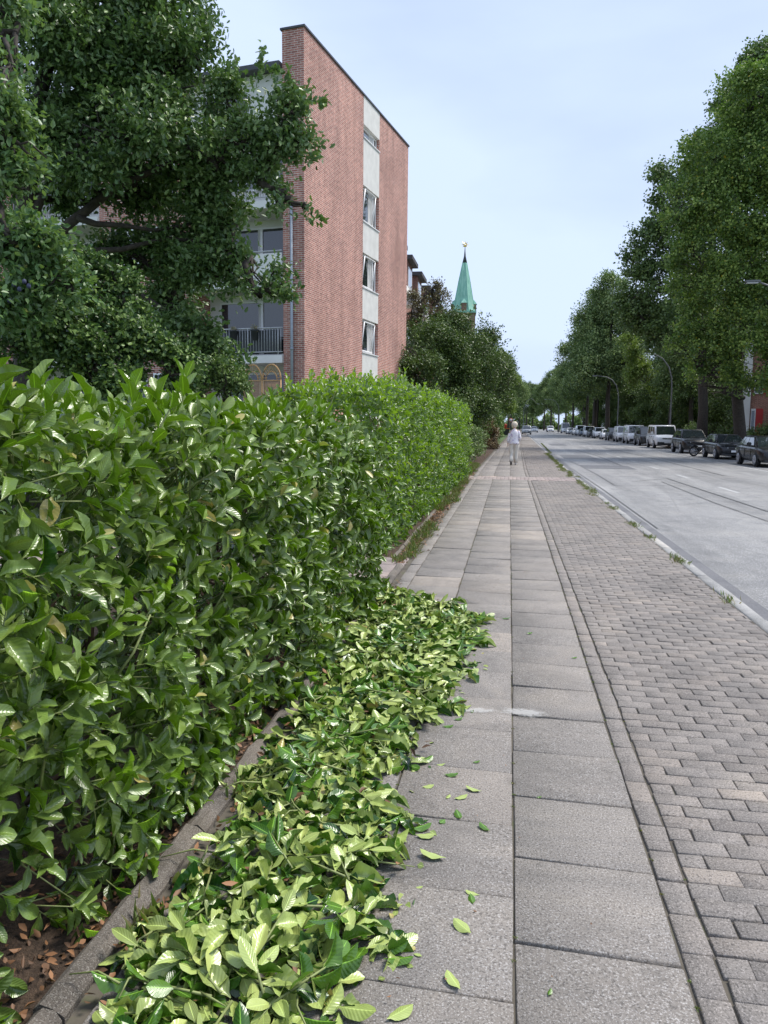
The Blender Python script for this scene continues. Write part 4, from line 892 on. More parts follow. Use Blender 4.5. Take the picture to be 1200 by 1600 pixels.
lamp(12.9,212,3.4,'small far curved street lamp beyond the white high-roof van')
lamp(1.9+bend(200),200,3.2,'thin lamp on the left kerb far away, above the walking woman',H=7.2,flip=1)

# ------------------------------------------------------------ vehicles
def paint(name,c,rough=.3,metal=0): 
    m,n,p,o=newmat(name); p.inputs['Base Color'].default_value=c4(c); p.inputs['Roughness'].default_value=rough; p.inputs['Metallic'].default_value=metal; p.inputs['Specular IOR Level'].default_value=.35; p.inputs['Coat Weight'].default_value=.3; p.inputs['Coat Roughness'].default_value=.06
    f=noise(n,3,3,.6); r_=ramp(n,f,[(.3,(rough*.8,)*3),(.7,(rough*1.3,)*3)]); n.links.new(r_,p.inputs['Roughness']); return m
PT=dict(black=paint('black paint',(.010,.011,.013)),anth=paint('anthracite paint',(.035,.038,.042),.3,.3),white=paint('white paint',(.78,.79,.80)),silver=paint('silver paint',(.34,.36,.38),.35,.5),blue=paint('grey blue paint',(.12,.15,.19),.3,.3),red=paint('red paint',(.22,.012,.015)))
M['tyre']=flat('tyre rubber',(.018,.018,.019),.85); M['rim']=flat('alloy rim',(.42,.43,.45),.3,metal=.8,var=.05); M['blackplastic']=flat('black plastic',(.022,.023,.025),.6)
M['headlamp']=flat('headlamp glass',(.52,.55,.58),.1,var=.05,coat=.8); M['taillamp']=flat('tail lamp',(.35,.02,.02),.15,coat=.8); M['plate']=flat('number plate',(.70,.70,.70),.5); M['chrome']=flat('chrome',(.6,.6,.62),.12,metal=1)
def loft_body(name,st,mat,parent,sharp=.0):
    # st: (y, half width, z bottom, z shoulder/top)
    P=[];Fc=[];k=13
    for (y,w,zb,zt) in st:
        hh=zt-zb
        half=[(0,zb),(w*.80,zb),(w*.93,zb+.04),(w*.985,zb+hh*.28),(w,zb+hh*.55),(w*.985,zb+hh*.80),(w*.93,zt-.04),(w*.82,zt-.004),(0,zt+.035)]
        ring=[(-a,y,b) for a,b in half[:0:-1]]+[(a,y,b) for a,b in half]; ring=ring[:-1]
        k=len(ring); P+=ring
    n=len(st)
    for i in range(n-1):
        for j in range(k): a=i*k+j;b=i*k+(j+1)%k; Fc.append((a,b,b+k,a+k))
    Fc.append(tuple(range(k))[::-1]); Fc.append(tuple((n-1)*k+j for j in range(k)))
    Fc=[f[::-1] for f in Fc]
    return poly(name,P,Fc,mat,parent,True)
def quad_on(c,u0,u1,v0,v1,off,trim=None):
    a,b,c_,d=[np.array(q,float) for q in c]
    def f(u,v): return (a*(1-u)+b*u)*(1-v)+(d*(1-u)+c_*u)*v
    n_=norm(np.cross(b-a,d-a)); return [f(u0,v0)+n_*off,f(u1,v0)+n_*off,f(u1,v1)+n_*off,f(u0,v1)+n_*off]
def vehicle(kind,color,x,y,label,rz=0,detail=True,group='vehicles parked across the street',face=1,dark_bumper=False):
    T={'hatch':dict(L=4.35,W=.89,H=1.43,wb=(.86,3.52),belt=.94,hood=.93,cab=(1.05,1.95,3.55,4.22),wr=.32,roofw=.62,zb=.22),
       'suv':dict(L=4.55,W=.93,H=1.66,wb=(.90,3.62),belt=1.06,hood=1.04,cab=(1.15,1.95,3.85,4.45),wr=.36,roofw=.68,zb=.27),
       'van':dict(L=4.95,W=.955,H=1.97,wb=(.92,3.95),belt=1.12,hood=1.12,cab=(.72,1.45,4.78,4.93),wr=.34,roofw=.80,zb=.26),
       'caddy':dict(L=4.45,W=.92,H=1.84,wb=(.88,3.62),belt=1.10,hood=1.08,cab=(.80,1.55,4.25,4.42),wr=.33,roofw=.76,zb=.25),
       'high':dict(L=5.9,W=1.0,H=2.65,wb=(1.0,4.6),belt=1.30,hood=1.25,cab=(.70,1.55,5.75,5.88),wr=.35,roofw=.86,zb=.28)}[kind]
    L,Wd,H,belt,hood,zb=T['L'],T['W'],T['H'],T['belt'],T['hood'],T['zb']; mat=PT[color]
    r=empty({'hatch':'parked_car','suv':'off_road_car','van':'parked_van','caddy':'parked_van','high':'high_roof_van'}[kind],(x,y,-.12),rz,label,'van' if kind in('van','caddy','high') else 'car',group)
    ya,yb,yc,yd=T['cab']
    st=[(0,Wd*.74,zb+.10,hood-.32),(.06,Wd*.86,zb+.03,hood-.22),(.22,Wd*.95,zb,hood-.12),(.55,Wd*.99,zb,hood-.04),(ya,Wd,zb,hood+.0),(ya+.5,Wd,zb,belt),(L*.55,Wd,zb,belt+.01),(yc,Wd*.995,zb,belt+.03),(L-.22,Wd*.97,zb,belt+.03),(L-.06,Wd*.90,zb+.05,belt-.02),(L,Wd*.82,zb+.12,belt-.12)]
    loft_body('body',st,mat,r)
    bw=Wd*.93; rw=T['roofw']; rl=.06
    zt=H
    bm=bmesh.new()
    ym=(yb+yc)/2
    v=[bm.verts.new(p) for p in [(-bw,ya,hood-.05),(bw,ya,hood-.05),(bw,yd,belt-.04),(-bw,yd,belt-.04),(-rw,yb,zt-.03),(rw,yb,zt-.03),(rw,yc,zt-.02),(-rw,yc,zt-.02)]]
    for f in ((0,1,5,4),(1,2,6,5),(2,3,7,6),(3,0,4,7),(4,5,6,7),(3,2,1,0)): bm.faces.new([v[i] for i in f])
    bmesh.ops.recalc_face_normals(bm,faces=bm.faces[:])
    C8=[tuple(q.co) for q in v]
    bmesh.ops.bevel(bm,geom=[e for e in bm.edges],offset=.05,segments=3,affect='EDGES')
    for f in bm.faces: f.smooth=True
    me=bpy.data.meshes.new('cabin'); bm.to_mesh(me); bm.free(); cabn=link('cabin',me,mat,r)
    fr=[C8[0],C8[1],C8[5],C8[4]]; rr=[C8[2],C8[3],C8[7],C8[6]]; ri=[C8[1],C8[2],C8[6],C8[5]]; le=[C8[3],C8[0],C8[4],C8[7]]
    poly('windscreen',quad_on(fr,.06,.94,.06,.90,.004),[(0,1,2,3)],M['glass'],r)
    if kind in('hatch','suv','caddy') or True: poly('rear_window',quad_on(rr,.1,.9,.35,.88,.004),[(0,1,2,3)],M['glass'],r)
    # side windows (front, rear)
    for side,q in ((1,ri),(-1,le)):
        segs=[(.10,.42),(.45,.72),(.75,.90)] if kind in('hatch','suv') else ([(.08,.30),(.34,.60),(.64,.92)] if kind=='van' else [(.08,.34)])
        for (a,b) in segs:
            if side<0: a,b=1-b,1-a
            w=quad_on(q,a,b,.18,.86,.004)
            poly('side_window',w,[(0,1,2,3)],M['glass'],r)
    # wheels
    for i,yy in enumerate(T['wb']):
        for s in (-1,1):
            wr=T['wr']; arch=[]; 
            bm=bmesh.new(); bmesh.ops.create_cone(bm,segments=28,radius1=wr+.055,radius2=wr+.055,depth=.02,cap_ends=True,matrix=Matrix.Translation((s*(Wd*.985),yy,wr+.02))@Matrix.Rotation(PI/2,4,'Y'))
            me=bpy.data.meshes.new('wheel_arch'); bm.to_mesh(me); bm.free(); link('wheel_arch',me,M['blackplastic'],r)
            we=empty('wheel',(s*(Wd-.08),yy,wr)); we.parent=r
            bm=bmesh.new(); bmesh.ops.create_cone(bm,segments=28,radius1=wr,radius2=wr,depth=.21,cap_ends=True,matrix=Matrix.Rotation(PI/2,4,'Y')); bmesh.ops.bevel(bm,geom=[e for e in bm.edges if e.calc_face_angle(0)>1],offset=.025,segments=2,affect='EDGES')
            me=bpy.data.meshes.new('tyre'); bm.to_mesh(me); bm.free(); link('tyre',me,M['tyre'],we)
            rb=[]
            for k in range(10):
                t=2*PI*k/10; rb.append(([(s*.112,0,0),(s*.114,.70*wr*math.cos(t),.70*wr*math.sin(t))],[.028,.018]))
            ring=[(s*.112,.68*wr*math.cos(t),.68*wr*math.sin(t)) for t in np.linspace(0,2*PI,22)]; rb.append((ring,.018)); rb.append(([(s*.10,0,0),(s*.125,0,0)],.055))
            tubes('rim',rb,M['rim'],we,6)
    # front end
    hz=hood-.30
    for s in (-1,1):
        cx=s*Wd*.68
        P=[(cx-s*.20,.035,hz-.05),(cx+s*.10,.12,hz-.06),(cx+s*.22,.42,hz+.10),(cx+s*.20,.30,hz+.13),(cx-s*.0,.10,hz+.11),(cx-s*.20,.03,hz+.04)]
        pb=[(q[0],q[1]-.022,q[2]) for q in P]; pa=[(q[0],q[1]+.08,q[2]) for q in P]
        Fc=[(0,1,2,3,4,5),(11,10,9,8,7,6)]+[(i,(i+1)%6+0,(i+1)%6+6,i+6) for i in range(6)]
        poly('headlight',pb+pa,Fc,M['headlamp'],r)
        boxes('tail_light',[(s*Wd*.62-.12,s*Wd*.62+.12,L-.06,L+.01,belt-.34,belt-.12)],M['taillamp'],r,.02)
        m_=empty('side_mirror',(s*(Wd+.02),ya+.42,belt+.06)); m_.parent=r
        boxes('housing',[(min(0,s*.20),max(0,s*.20),-.05,.06,-.03,.12 if kind in('hatch','suv') else .22)],mat,m_,.03,2)
        for yy in ((ya+1.35),(ya+2.3)):
            if yy<L-1: boxes('door_handle',[(s*Wd*.99-.014,s*Wd*.99+.022,yy,yy+.18,belt-.16,belt-.12)],M['blackplastic'] if dark_bumper else mat,r)
        for yy in (ya+.55,ya+1.55,ya+2.5):
            if yy<yd-.2: boxes('door_gap',[(s*Wd*1.0-.012,s*Wd*1.0+.0015,yy,yy+.012,zb+.18,belt-.09)],M['blackplastic'],r)
    gm=boxes('grille',[(-Wd*.44,Wd*.44,-.012,.1,hz-.05,hz+.055)],M['blackplastic'],r,.015); boxes('badge',[(-.05,.05,-.02,-.013,hz-.04,hz+.04)],M['chrome'],gm)
    boxes('bumper',[(-Wd*.84,Wd*.84,-.03,.12,zb+.02,zb+(.30 if dark_bumper else .14))],M['blackplastic'],r,.03,2)
    boxes('air_intake',[(-Wd*.5,Wd*.5,-.024,.05,zb+.16,zb+.27)] if not dark_bumper else [(-Wd*.5,Wd*.5,-.045,.05,zb+.1,zb+.2)],M['tyre'],r)
    boxes('number_plate',[(-.26,.26,-.058,-.046,zb+.20,zb+.31)],M['plate'],r)
    boxes('roof_rail',[(rw-.05,rw-.02,yb+.2,yc-.2,H-.01,H+.03),(-rw+.02,-rw+.05,yb+.2,yc-.2,H-.01,H+.03)],M['blackplastic'],r) if kind in('suv','van') else None
    tubes('wiper',[([(-.5,ya+.10,hood+.05),(.1,ya+.13,hood+.09)],.01),([(.05,ya+.10,hood+.05),(.6,ya+.16,hood+.09)],.01)],M['blackplastic'],r,4)
    return r
# near side wheels stand at X; the vehicle centre lies to the right of it
def park(kind,color,xn,yf,label,**k):
    hw={'hatch':.89,'suv':.93,'van':.955,'caddy':.92,'high':1.}[kind]; off={'hatch':.86,'suv':.9,'van':.92,'caddy':.88,'high':1.}[kind]
    return vehicle(kind,color,xn+hw,yf-off,label,rz=R(-.5),**k)
park('hatch','black',11.15,37.6,'front black car of the row, cut by the right edge of the picture')
park('hatch','black',11.55,46.2,'black car with bright headlight behind the front black car, second in the row')
park('suv','black',11.62,55.6,'black off-road car between the motorcycle and the white van')
park('van','white',12.0,67.8,'white van with dark bumper, nearest van in the row',dark_bumper=True)
park('caddy','anth',12.1,76.0,'dark grey people carrier between the two tall white vans')
park('van','white',12.2,84.3,'white camper behind the dark grey people carrier',dark_bumper=True)
park('caddy','white',12.3,93.2,'pale delivery van with dark bumper behind the camper',dark_bumper=True)
park('suv','anth',12.35,101.5,'dark car tucked behind the pale delivery van')
park('hatch','white',12.5,109.5,'white car behind the dark tucked-in car')
park('suv','white',12.5,119,'white off-road car, farther of the two white cars near the second lamp')
park('hatch','anth',12.55,128,'small dark car after the two white ones')
park('caddy','white',12.6,136,'small white van after the small dark car')
park('hatch','blue',12.7,145,'grey blue car in front of the white tall van')
park('van','white',12.7,153,'white tall van in the far part of the row')
park('hatch','white',12.8,163,'white car behind the white tall van')
park('hatch','silver',12.8,172,'small silver car before the high-roof van')
park('hatch','white',12.9,181,'last small white car before the high-roof van')
park('high','white',12.7,196,'white high-roof van at the far end of the row')
g2='vehicles far down the street'
vehicle('hatch','red',13.0,262,'dark red car parked far away under the trees',group=g2); vehicle('caddy','white',11.9,232,'small white van far away beside the red car',group=g2)
vehicle('suv','white',6.6,212,'white car driving towards the viewer far down the road',group=g2); vehicle('caddy','silver',5.4,232,'pale van driving behind the white car far down the road',group=g2)
vehicle('caddy','silver',3.45,160,'pale van standing at the left kerb beyond the walking woman',group=g2); vehicle('suv','silver',3.9,190,'grey car beyond the pale van at the left kerb',group=g2); vehicle('hatch','black',4.4,205,'black car at the left kerb, farthest',group=g2)

# motorcycle between the second and third car, parked nose to the road
mc=empty('motorcycle',(12.0,50.2,-.12),R(98),'black motorcycle parked at an angle between two black cars','motorcycle')
def wheel(parent,y,rad=.30):
    we=empty('wheel',(0,y,rad)); we.parent=parent
    ring=[(0,rad*.87*math.cos(t),rad*.87*math.sin(t)) for t in np.linspace(0,2*PI,26)]; tubes('tyre',[(ring,rad*.14)],M['tyre'],we,8)
    rb=[([(0,rad*.72*math.cos(t),rad*.72*math.sin(t)) for t in np.linspace(0,2*PI,24)],.025)]+[([(0,0,0),(0,rad*.72*math.cos(t),rad*.72*math.sin(t))],.012) for t in np.linspace(0,2*PI,11)[:-1]]+[([(-.06,0,0),(.06,0,0)],.05)]
    tubes('rim',rb,M['rim'],we,5); ring2=[(.03,rad*.4*math.cos(t),rad*.4*math.sin(t)) for t in np.linspace(0,2*PI,18)]; tubes('brake_disc',[(ring2,.02)],M['chrome'],we,5)
wheel(mc,-.72); wheel(mc,.72)
tubes('fork',[([(.07,-.72,.3),(.07,-.48,.95)],.025),([(-.07,-.72,.3),(-.07,-.48,.95)],.025)],M['chrome'],mc)
tubes('frame',[([(0,-.48,.85),(0,-.1,.45),(0,.3,.35),(0,.72,.3)],.035),([(0,-.48,.85),(0,.1,.72),(0,.7,.78)],.03)],M['blackplastic'],mc)
tubes('tank',[([(0,-.42,.86),(0,-.25,.92),(0,.0,.90),(0,.15,.80)],[.08,.17,.16,.08])],PT['black'],mc,12)
tubes('seat',[([(0,.12,.80),(0,.35,.80),(0,.6,.84),(0,.85,.88)],[.08,.13,.12,.06])],M['blackplastic'],mc,10)
boxes('engine',[(-.16,.16,-.25,.22,.28,.62)],M['anth'] if 'anth' in M else PT['anth'],mc,.05,2)
tubes('handlebar',[([(-.36,-.38,1.02),(-.15,-.48,1.0),(.15,-.48,1.0),(.36,-.38,1.02)],.016)],M['blackplastic'],mc)
tubes('headlight',[([(0,-.56,.88),(0,-.66,.88)],[.06,.09])],M['chrome'],mc,12)
tubes('exhaust',[([(.14,-.2,.3),(.17,.2,.28),(.18,.75,.36)],[.03,.035,.05])],M['chrome'],mc,8)
tubes('mudguard',[([(0,.95,.55),(0,.72,.66),(0,.5,.60)],[.05,.07,.05])],PT['black'],mc,8)

# container, litter bin, sign
M['binbody']=flat('black bin plastic',(.03,.035,.032),.6); M['orange']=flat('orange plastic',(.55,.16,.03),.5); M['binred']=flat('red bin plastic',(.50,.05,.02),.45)
bn=empty('waste_container',(-.62,124,0),0,'black waste container with an orange lid at the hedge beyond the walking woman','waste container')
bm=bmesh.new(); q=[(-.5,-.4,.15),(.5,-.4,.15),(.5,.4,.15),(-.5,.4,.15),(-.6,-.5,1.12),(.6,-.5,1.12),(.6,.5,1.12),(-.6,.5,1.12)]; vv=[bm.verts.new(p) for p in q]
for f in ((3,2,1,0),(0,1,5,4),(1,2,6,5),(2,3,7,6),(3,0,4,7),(4,5,6,7)): bm.faces.new([vv[i] for i in f])
bmesh.ops.bevel(bm,geom=bm.edges[:],offset=.04,segments=2,affect='EDGES'); me=bpy.data.meshes.new('body'); bm.to_mesh(me); bm.free(); link('body',me,M['binbody'],bn)
boxes('lid',[(-.66,.66,-.56,.56,1.125,1.24)],M['orange'],bn,.04,2)
for a in (-.45,.45):
    for b in (-.35,.35): tubes('wheel',[([(a-.03,b,.08),(a+.03,b,.08)],.08)],M['tyre'],bn,12)
lb=empty('litter_bin',(-.75,131,0),0,'red litter bin on a post behind the waste container','litter bin')
tubes('post',[([(0,.3,0),(0,.3,2.0)],.035)],M['lamppost'],lb); tubes('bin',[([(0,0,1.05),(0,0,1.75),(0,0,1.95)],[.24,.30,.22])],M['binred'],lb,16)
sg=empty('traffic_sign',(.15,128,0),0,'round red rimmed sign on a thin post left of the far lamp','traffic sign')
tubes('post',[([(0,0,0),(0,0,2.9)],.03)],M['lamppost'],sg); tubes('sign_plate',[([(0,-.06,2.55),(0,-.035,2.55)],.32)],M['binred'],sg,24)
M['signwhite']=flat('sign white',(.7,.7,.7),.5); tubes('sign_face',[([(0,-.068,2.55),(0,-.062,2.55)],.23)],M['signwhite'],sg,24)

# ------------------------------------------------------------ the walking woman, seen from behind
M['skin']=flat('skin',(.48,.29,.21),.55,var=.06,scale=20); M['hair']=flat('pale blond hair',(.62,.54,.42),.7,var=.25,scale=60,bmp=.6)
M['trousers']=flat('cream trousers',(.66,.62,.54),.85,var=.08,scale=10,bmp=.2)
m,n,p,o=newmat('floral blouse'); t=n.nodes.new('ShaderNodeTexCoord').outputs['Object']; v=N(n,'ShaderNodeTexVoronoi',Scale=10); n.links.new(t,v.inputs['Vector']); f=noise(n,22,3,.6,t)
c=mixc(n,ramp(n,v.outputs['Distance'],[(.22,(1,1,1)),(.36,(0,0,0))]),(.74,.72,.74),(.42,.36,.50)); c=mixc(n,ramp(n,f,[(.55,(0,0,0)),(.62,(.6,.6,.6))]),c,(.60,.46,.52)); n.links.new(c,p.inputs['Base Color']); p.inputs['Roughness'].default_value=.8; M['blouse']=m
M['shoe']=flat('dark shoe',(.03,.028,.03),.5); M['shoe2']=flat('pale shoe upper',(.55,.52,.48),.6)
wm=empty('person',(.20,33.0,0),0,'grey-blond woman in a floral blouse and cream trousers walking away along the pavement','person')
def skin(name,verts,edges,rad,mat,parent,sub=2,root=0):
    me=bpy.data.meshes.new(name); me.from_pydata(verts,edges,[]); o=link(name,me,mat,parent)
    md=o.modifiers.new('skin','SKIN'); md.use_smooth_shade=True
    for i,r_ in enumerate(rad): o.data.skin_vertices[0].data[i].radius=(r_ if hasattr(r_,'__len__') else (r_,r_))
    o.data.skin_vertices[0].data[root].use_root=True
    s=o.modifiers.new('sub','SUBSURF'); s.levels=sub; s.render_levels=sub
    dg=bpy.context.evaluated_depsgraph_get(); me2=bpy.data.meshes.new_from_object(o.evaluated_get(dg)); o.modifiers.clear(); o.data=me2
    for pz_ in me2.polygons: pz_.use_smooth=True
    return o
# joints (facing +Y, right leg carries, left heel lifted behind); left = -x
bv=[(0,0,.95),(0,0,1.08),(0,.01,1.24),(0,.0,1.38),(0,.01,1.47),(0,.03,1.55),(0,.035,1.63),(0,.03,1.70),
 (-.10,.0,.92),(-.105,.06,.50),(-.10,-.20,.12),(-.10,-.13,.045),      # left leg, foot trailing
 (.095,.0,.92),(.09,.12,.50),(.085,.16,.10),(.085,.30,.045),          # right leg, foot forward
 (-.155,.0,1.37),(-.215,-.05,1.12),(-.25,.03,.90),(-.255,.045,.84),
 (.155,.0,1.37),(.225,-.02,1.12),(.21,.18,1.00),(.20,.235,.98)]
be=[(0,1),(1,2),(2,3),(3,4),(4,5),(5,6),(6,7),(0,8),(8,9),(9,10),(10,11),(0,12),(12,13),(13,14),(14,15),(3,16),(16,17),(17,18),(18,19),(3,20),(20,21),(21,22),(22,23)]
br_=[.13,.115,.125,.10,.052,.075,.088,.055,.085,.055,.038,.035,.085,.055,.038,.035,.052,.036,.024,.028,.052,.036,.024,.028]
skin('body',bv,be,br_,M['skin'],wm)
# fingers, each its own chain rooted in the palm
for s,hx,wx in ((-1,(-.257,.05,.82),(0,.03,-1)),(1,(.198,.25,.975),(0,.9,-.35))):
    h=np.array(hx); d=norm(np.array(wx,float)); sd_=np.array([0,1.,0]) if s<0 else norm(np.array([0,.35,.9]))
    for k,(o_,Lf) in enumerate(((-.027,.060),(-.009,.072),(.009,.068),(.026,.054))):
        a=h+sd_*o_+d*.01; mid=a+d*Lf*.5; tip=mid+d*Lf*.45+np.array([-s*.018,0,0]); skin('finger',[tuple(a-d*.02),tuple(a),tuple(mid),tuple(tip)],[(0,1),(1,2),(2,3)],[.009,.0085,.008,.007],M['skin'],wm,1)
    a=h-sd_*(-.028)-d*.02; skin('thumb',[tuple(a),tuple(a+sd_*.022+d*.02),tuple(a+sd_*.03+d*.05)],[(0,1),(1,2)],[.011,.010,.008],M['skin'],wm,1)
# blouse: torso with sleeves, flaring over the hips
ring=[]
def shell(name,secs,mat,parent,k=20):
    P=[];Fc=[]
    for (cx,cy,z,rx,ry) in secs:
        for j in range(k):
            t=2*PI*j/k; w_=1+.03*math.sin(5*t+z*30)*(1 if z<1.05 else .3); P.append((cx+rx*w_*math.cos(t),cy+ry*w_*math.sin(t),z+.008*math.sin(3*t)))
    for i in range(len(secs)-1):
        for j in range(k): a=i*k+j;b=i*k+(j+1)%k; Fc.append((a,b,b+k,a+k))
    Fc.append(tuple((len(secs)-1)*k+j for j in range(k))); Fc.append(tuple(range(k))[::-1]); return poly(name,P,Fc,mat,parent,True)
bl_=shell('blouse',[(0,-.01,.86,.205,.165),(0,-.01,.92,.205,.165),(0,0,1.02,.185,.145),(0,0,1.14,.175,.135),(0,0,1.26,.185,.14),(0,0,1.36,.175,.125),(0,0,1.42,.125,.10),(0,.005,1.47,.062,.06),(0,.01,1.49,.05,.052)],M['blouse'],wm)
tubes('sleeve',[([(-.14,0,1.39),(-.19,-.02,1.28),(-.222,-.05,1.12),(-.242,-.01,1.00),(-.25,.02,.93)],[.062,.062,.056,.052,.055]),([(.14,0,1.39),(.195,-.01,1.27),(.23,-.02,1.11),(.222,.08,1.05),(.213,.15,1.015)],[.062,.062,.056,.052,.055])],M['blouse'],bl_,12)
tubes('trouser_leg',[([(-.075,0,1.0),(-.10,0,.86),(-.108,.03,.68),(-.106,.05,.50),(-.10,-.07,.32),(-.10,-.175,.155)],[.105,.108,.088,.078,.074,.078]),([(.075,0,1.0),(.095,.0,.86),(.098,.06,.68),(.09,.115,.50),(.088,.14,.30),(.085,.15,.10)],[.105,.108,.088,.078,.078,.082])],M['trousers'],wm,16)
tubes('shoe',[([(-.10,-.245,.15),(-.10,-.20,.075),(-.10,-.13,.045),(-.10,-.06,.03)],[.035,.042,.042,.03])],M['shoe'],wm,10)
tubes('shoe',[([(.085,.08,.05),(.085,.14,.055),(.085,.24,.04),(.085,.32,.03)],[.035,.044,.042,.028])],M['shoe2'],wm,10)
bm=bmesh.new(); bmesh.ops.create_icosphere(bm,subdivisions=4,radius=.128,matrix=Matrix.Translation((0,.01,1.655)))
for v in bm.verts:
    c=v.co-Vector((0,.01,1.655)); k=1+.05*math.sin(c.x*70+c.z*40)*math.sin(c.z*60+c.y*50); c*=k; c.z*=1.03
    if c.y>.05 and c.z<.03: c.y=.05
    v.co=c+Vector((0,.01,1.655))
for f in bm.faces: f.smooth=True
me=bpy.data.meshes.new('hair'); bm.to_mesh(me); bm.free(); link('hair',me,M['hair'],wm)
# face, turned away: nose, ears, eyes, mouth
tubes('ear',[([(-.086,.035,1.60),(-.094,.03,1.635)],[.014,.018]),([(.086,.035,1.60),(.094,.03,1.635)],[.014,.018])],M['skin'],wm,8)
tubes('nose',[([(0,.118,1.645),(0,.138,1.61),(0,.122,1.60)],[.008,.014,.012])],M['skin'],wm,8)
tubes('eye',[([(-.03,.105,1.64),(-.03,.116,1.64)],.011),([(.03,.105,1.64),(.03,.116,1.64)],.011)],M['shoe2'],wm,8)
M['lip']=flat('lips',(.42,.16,.14),.5); tubes('mouth',[([(-.022,.112,1.575),(0,.12,1.573),(.022,.112,1.575)],[.004,.006,.004])],M['lip'],wm,6)
wm.scale=(1.03,1.03,1.03)

# ------------------------------------------------------------ clippings on the pavement
rng=np.random.default_rng(77)
edge=[(1.35,-.42),(1.95,-.36),(2.2,-.36),(2.75,-.35),(3.55,-.47),(4.25,-.33),(4.9,-.24),(5.7,-.2),(6.3,-.16),(6.75,-.27),(7.1,-.8),(7.4,-1.0)]
ey=np.array([e[0] for e in edge]); ex_=np.array([e[1] for e in edge])
def inpile(x,y,g=0): 
    r_=np.interp(y,ey,ex_)-.04+.07*np.sin(y*9)+.05*np.sin(y*23+1)-g; l_=-1.17+.05*np.sin(y*5)+.03*np.sin(y*17)+np.where(y<3.0,.05,0)+np.clip(4.2-y,0,2)*.02; return (x<r_)&(x>l_)&(y>1.35)&(y<7.35)
B=Batch(); tw=[]
def hgt(x,y): 
    r_=np.interp(y,ey,ex_); c_=(x+1.17)/(r_+1.17+1e-6); return .048*np.clip(np.sin(PI*np.clip(c_,0,1)),0,1)**.6*(.8+.35*np.sin(x*9+y*4)*np.sin(y*7))
n=5400; x=rng.uniform(-1.2,-.1,n); y=rng.uniform(1.35,7.35,n); ok=inpile(x,y); x=x[ok];y=y[ok]; n=len(x)
z=.006+hgt(x,y)*rng.random(n)+.004
a=rng.random(n)*6.283; dr=np.stack([np.cos(a),np.sin(a),rng.normal(0,.22,n)],1); fl=np.where(rng.random(n)<.67,1,-1); nr=norm(np.stack([rng.normal(0,.42,n),rng.normal(0,.42,n),np.ones(n)],1))*fl[:,None]
ln=rng.uniform(.055,.135,n); ti=np.clip(rng.normal(.38,.28,n),0,.87); ti[rng.random(n)<.02]=1
B.add(LA,np.stack([x,y,z],1),dr,nr,ln,ln*rng.uniform(.40,.54,n),ti,rng.uniform(-1.2,2.6,n)*fl)
# cut shoots with their leaves still on
ns=300; xs=rng.uniform(-1.12,-.15,ns); yy=rng.uniform(1.4,7.2,ns); ok=inpile(xs,yy,.05); xs=xs[ok];yy=yy[ok]
for x_,y_ in zip(xs,yy):
    a=rng.random()*6.283; L=rng.uniform(.12,.26); zz=.03+float(hgt(x_,y_))*rng.uniform(.7,1.2); p0=np.array([x_,y_,zz]); ax=norm(np.array([math.cos(a),math.sin(a),rng.normal(0,.12)])); p1=p0+ax*L
    if not inpile(p1[0],p1[1],-.05): continue
    tw.append(([p0-ax*.04,p0+ax*L*.5,p1],[.0045,.004,.0025])); k=8; t=np.linspace(.1,1,k); ang=rng.random()*6+np.arange(k)*2.4
    u=norm(np.cross(ax,[0,0,1.])); v=np.cross(ax,u); rad=np.cos(ang)[:,None]*u+np.sin(ang)[:,None]*v*.45
    fl=1 if rng.random()<.6 else -1
    B.add(LA,p0+ax*(L*t)[:,None],norm(rad*(1.1-.7*t)[:,None]+ax*.7),norm(np.array([[0,0,1.]])*fl+rng.normal(0,.35,(k,3))),rng.uniform(.07,.125,k),rng.uniform(.034,.054,k),np.clip(rng.normal(.5,.2,k),0,.87),rng.uniform(-.5,1.8,k))
n=1500; x=rng.uniform(-1.2,.12,n); y=rng.uniform(1.4,7.5,n); ok=inpile(x,y,-.10)&(rng.random(n)<.9); x=x[ok];y=y[ok];n=len(x); a=rng.random(n)*6.283
B.add(LC,np.stack([x,y,.004+.05*rng.random(n)*inpile(x,y,.03)],1),np.stack([np.cos(a),np.sin(a),0*a],1),norm(rng.normal(0,.35,(n,3))+[0,0,1])*np.where(rng.random(n)<.6,1,-1)[:,None],rng.uniform(.015,.045,n),rng.uniform(.012,.03,n),np.clip(rng.normal(.4,.28,n),0,1),rng.uniform(-1,1,n))
for i in range(170):
    x_,y_=rng.uniform(-1.1,-.3),rng.uniform(1.5,7.2)
    if inpile(x_,y_,.08):
        a=rng.random()*6.28; L=rng.uniform(.08,.3); p0=np.array([x_,y_,.02+.05*rng.random()]); tw.append(([p0,p0+[math.cos(a)*L*.5,math.sin(a)*L*.5,.012],p0+[math.cos(a+.2)*L,math.sin(a+.2)*L,0]],[.004,.0035,.002]))
cl=link('hedge_clippings',B.mesh('hedge_clippings',True,True),M['cut']); tag(cl,'heap of cut laurel leaves and shoots lying on the slabs below the hedge','clippings',kind='stuff')
tc_=tubes('clipped_stems',tw,M['twig'],cl,5); tc_['kind']='stuff'
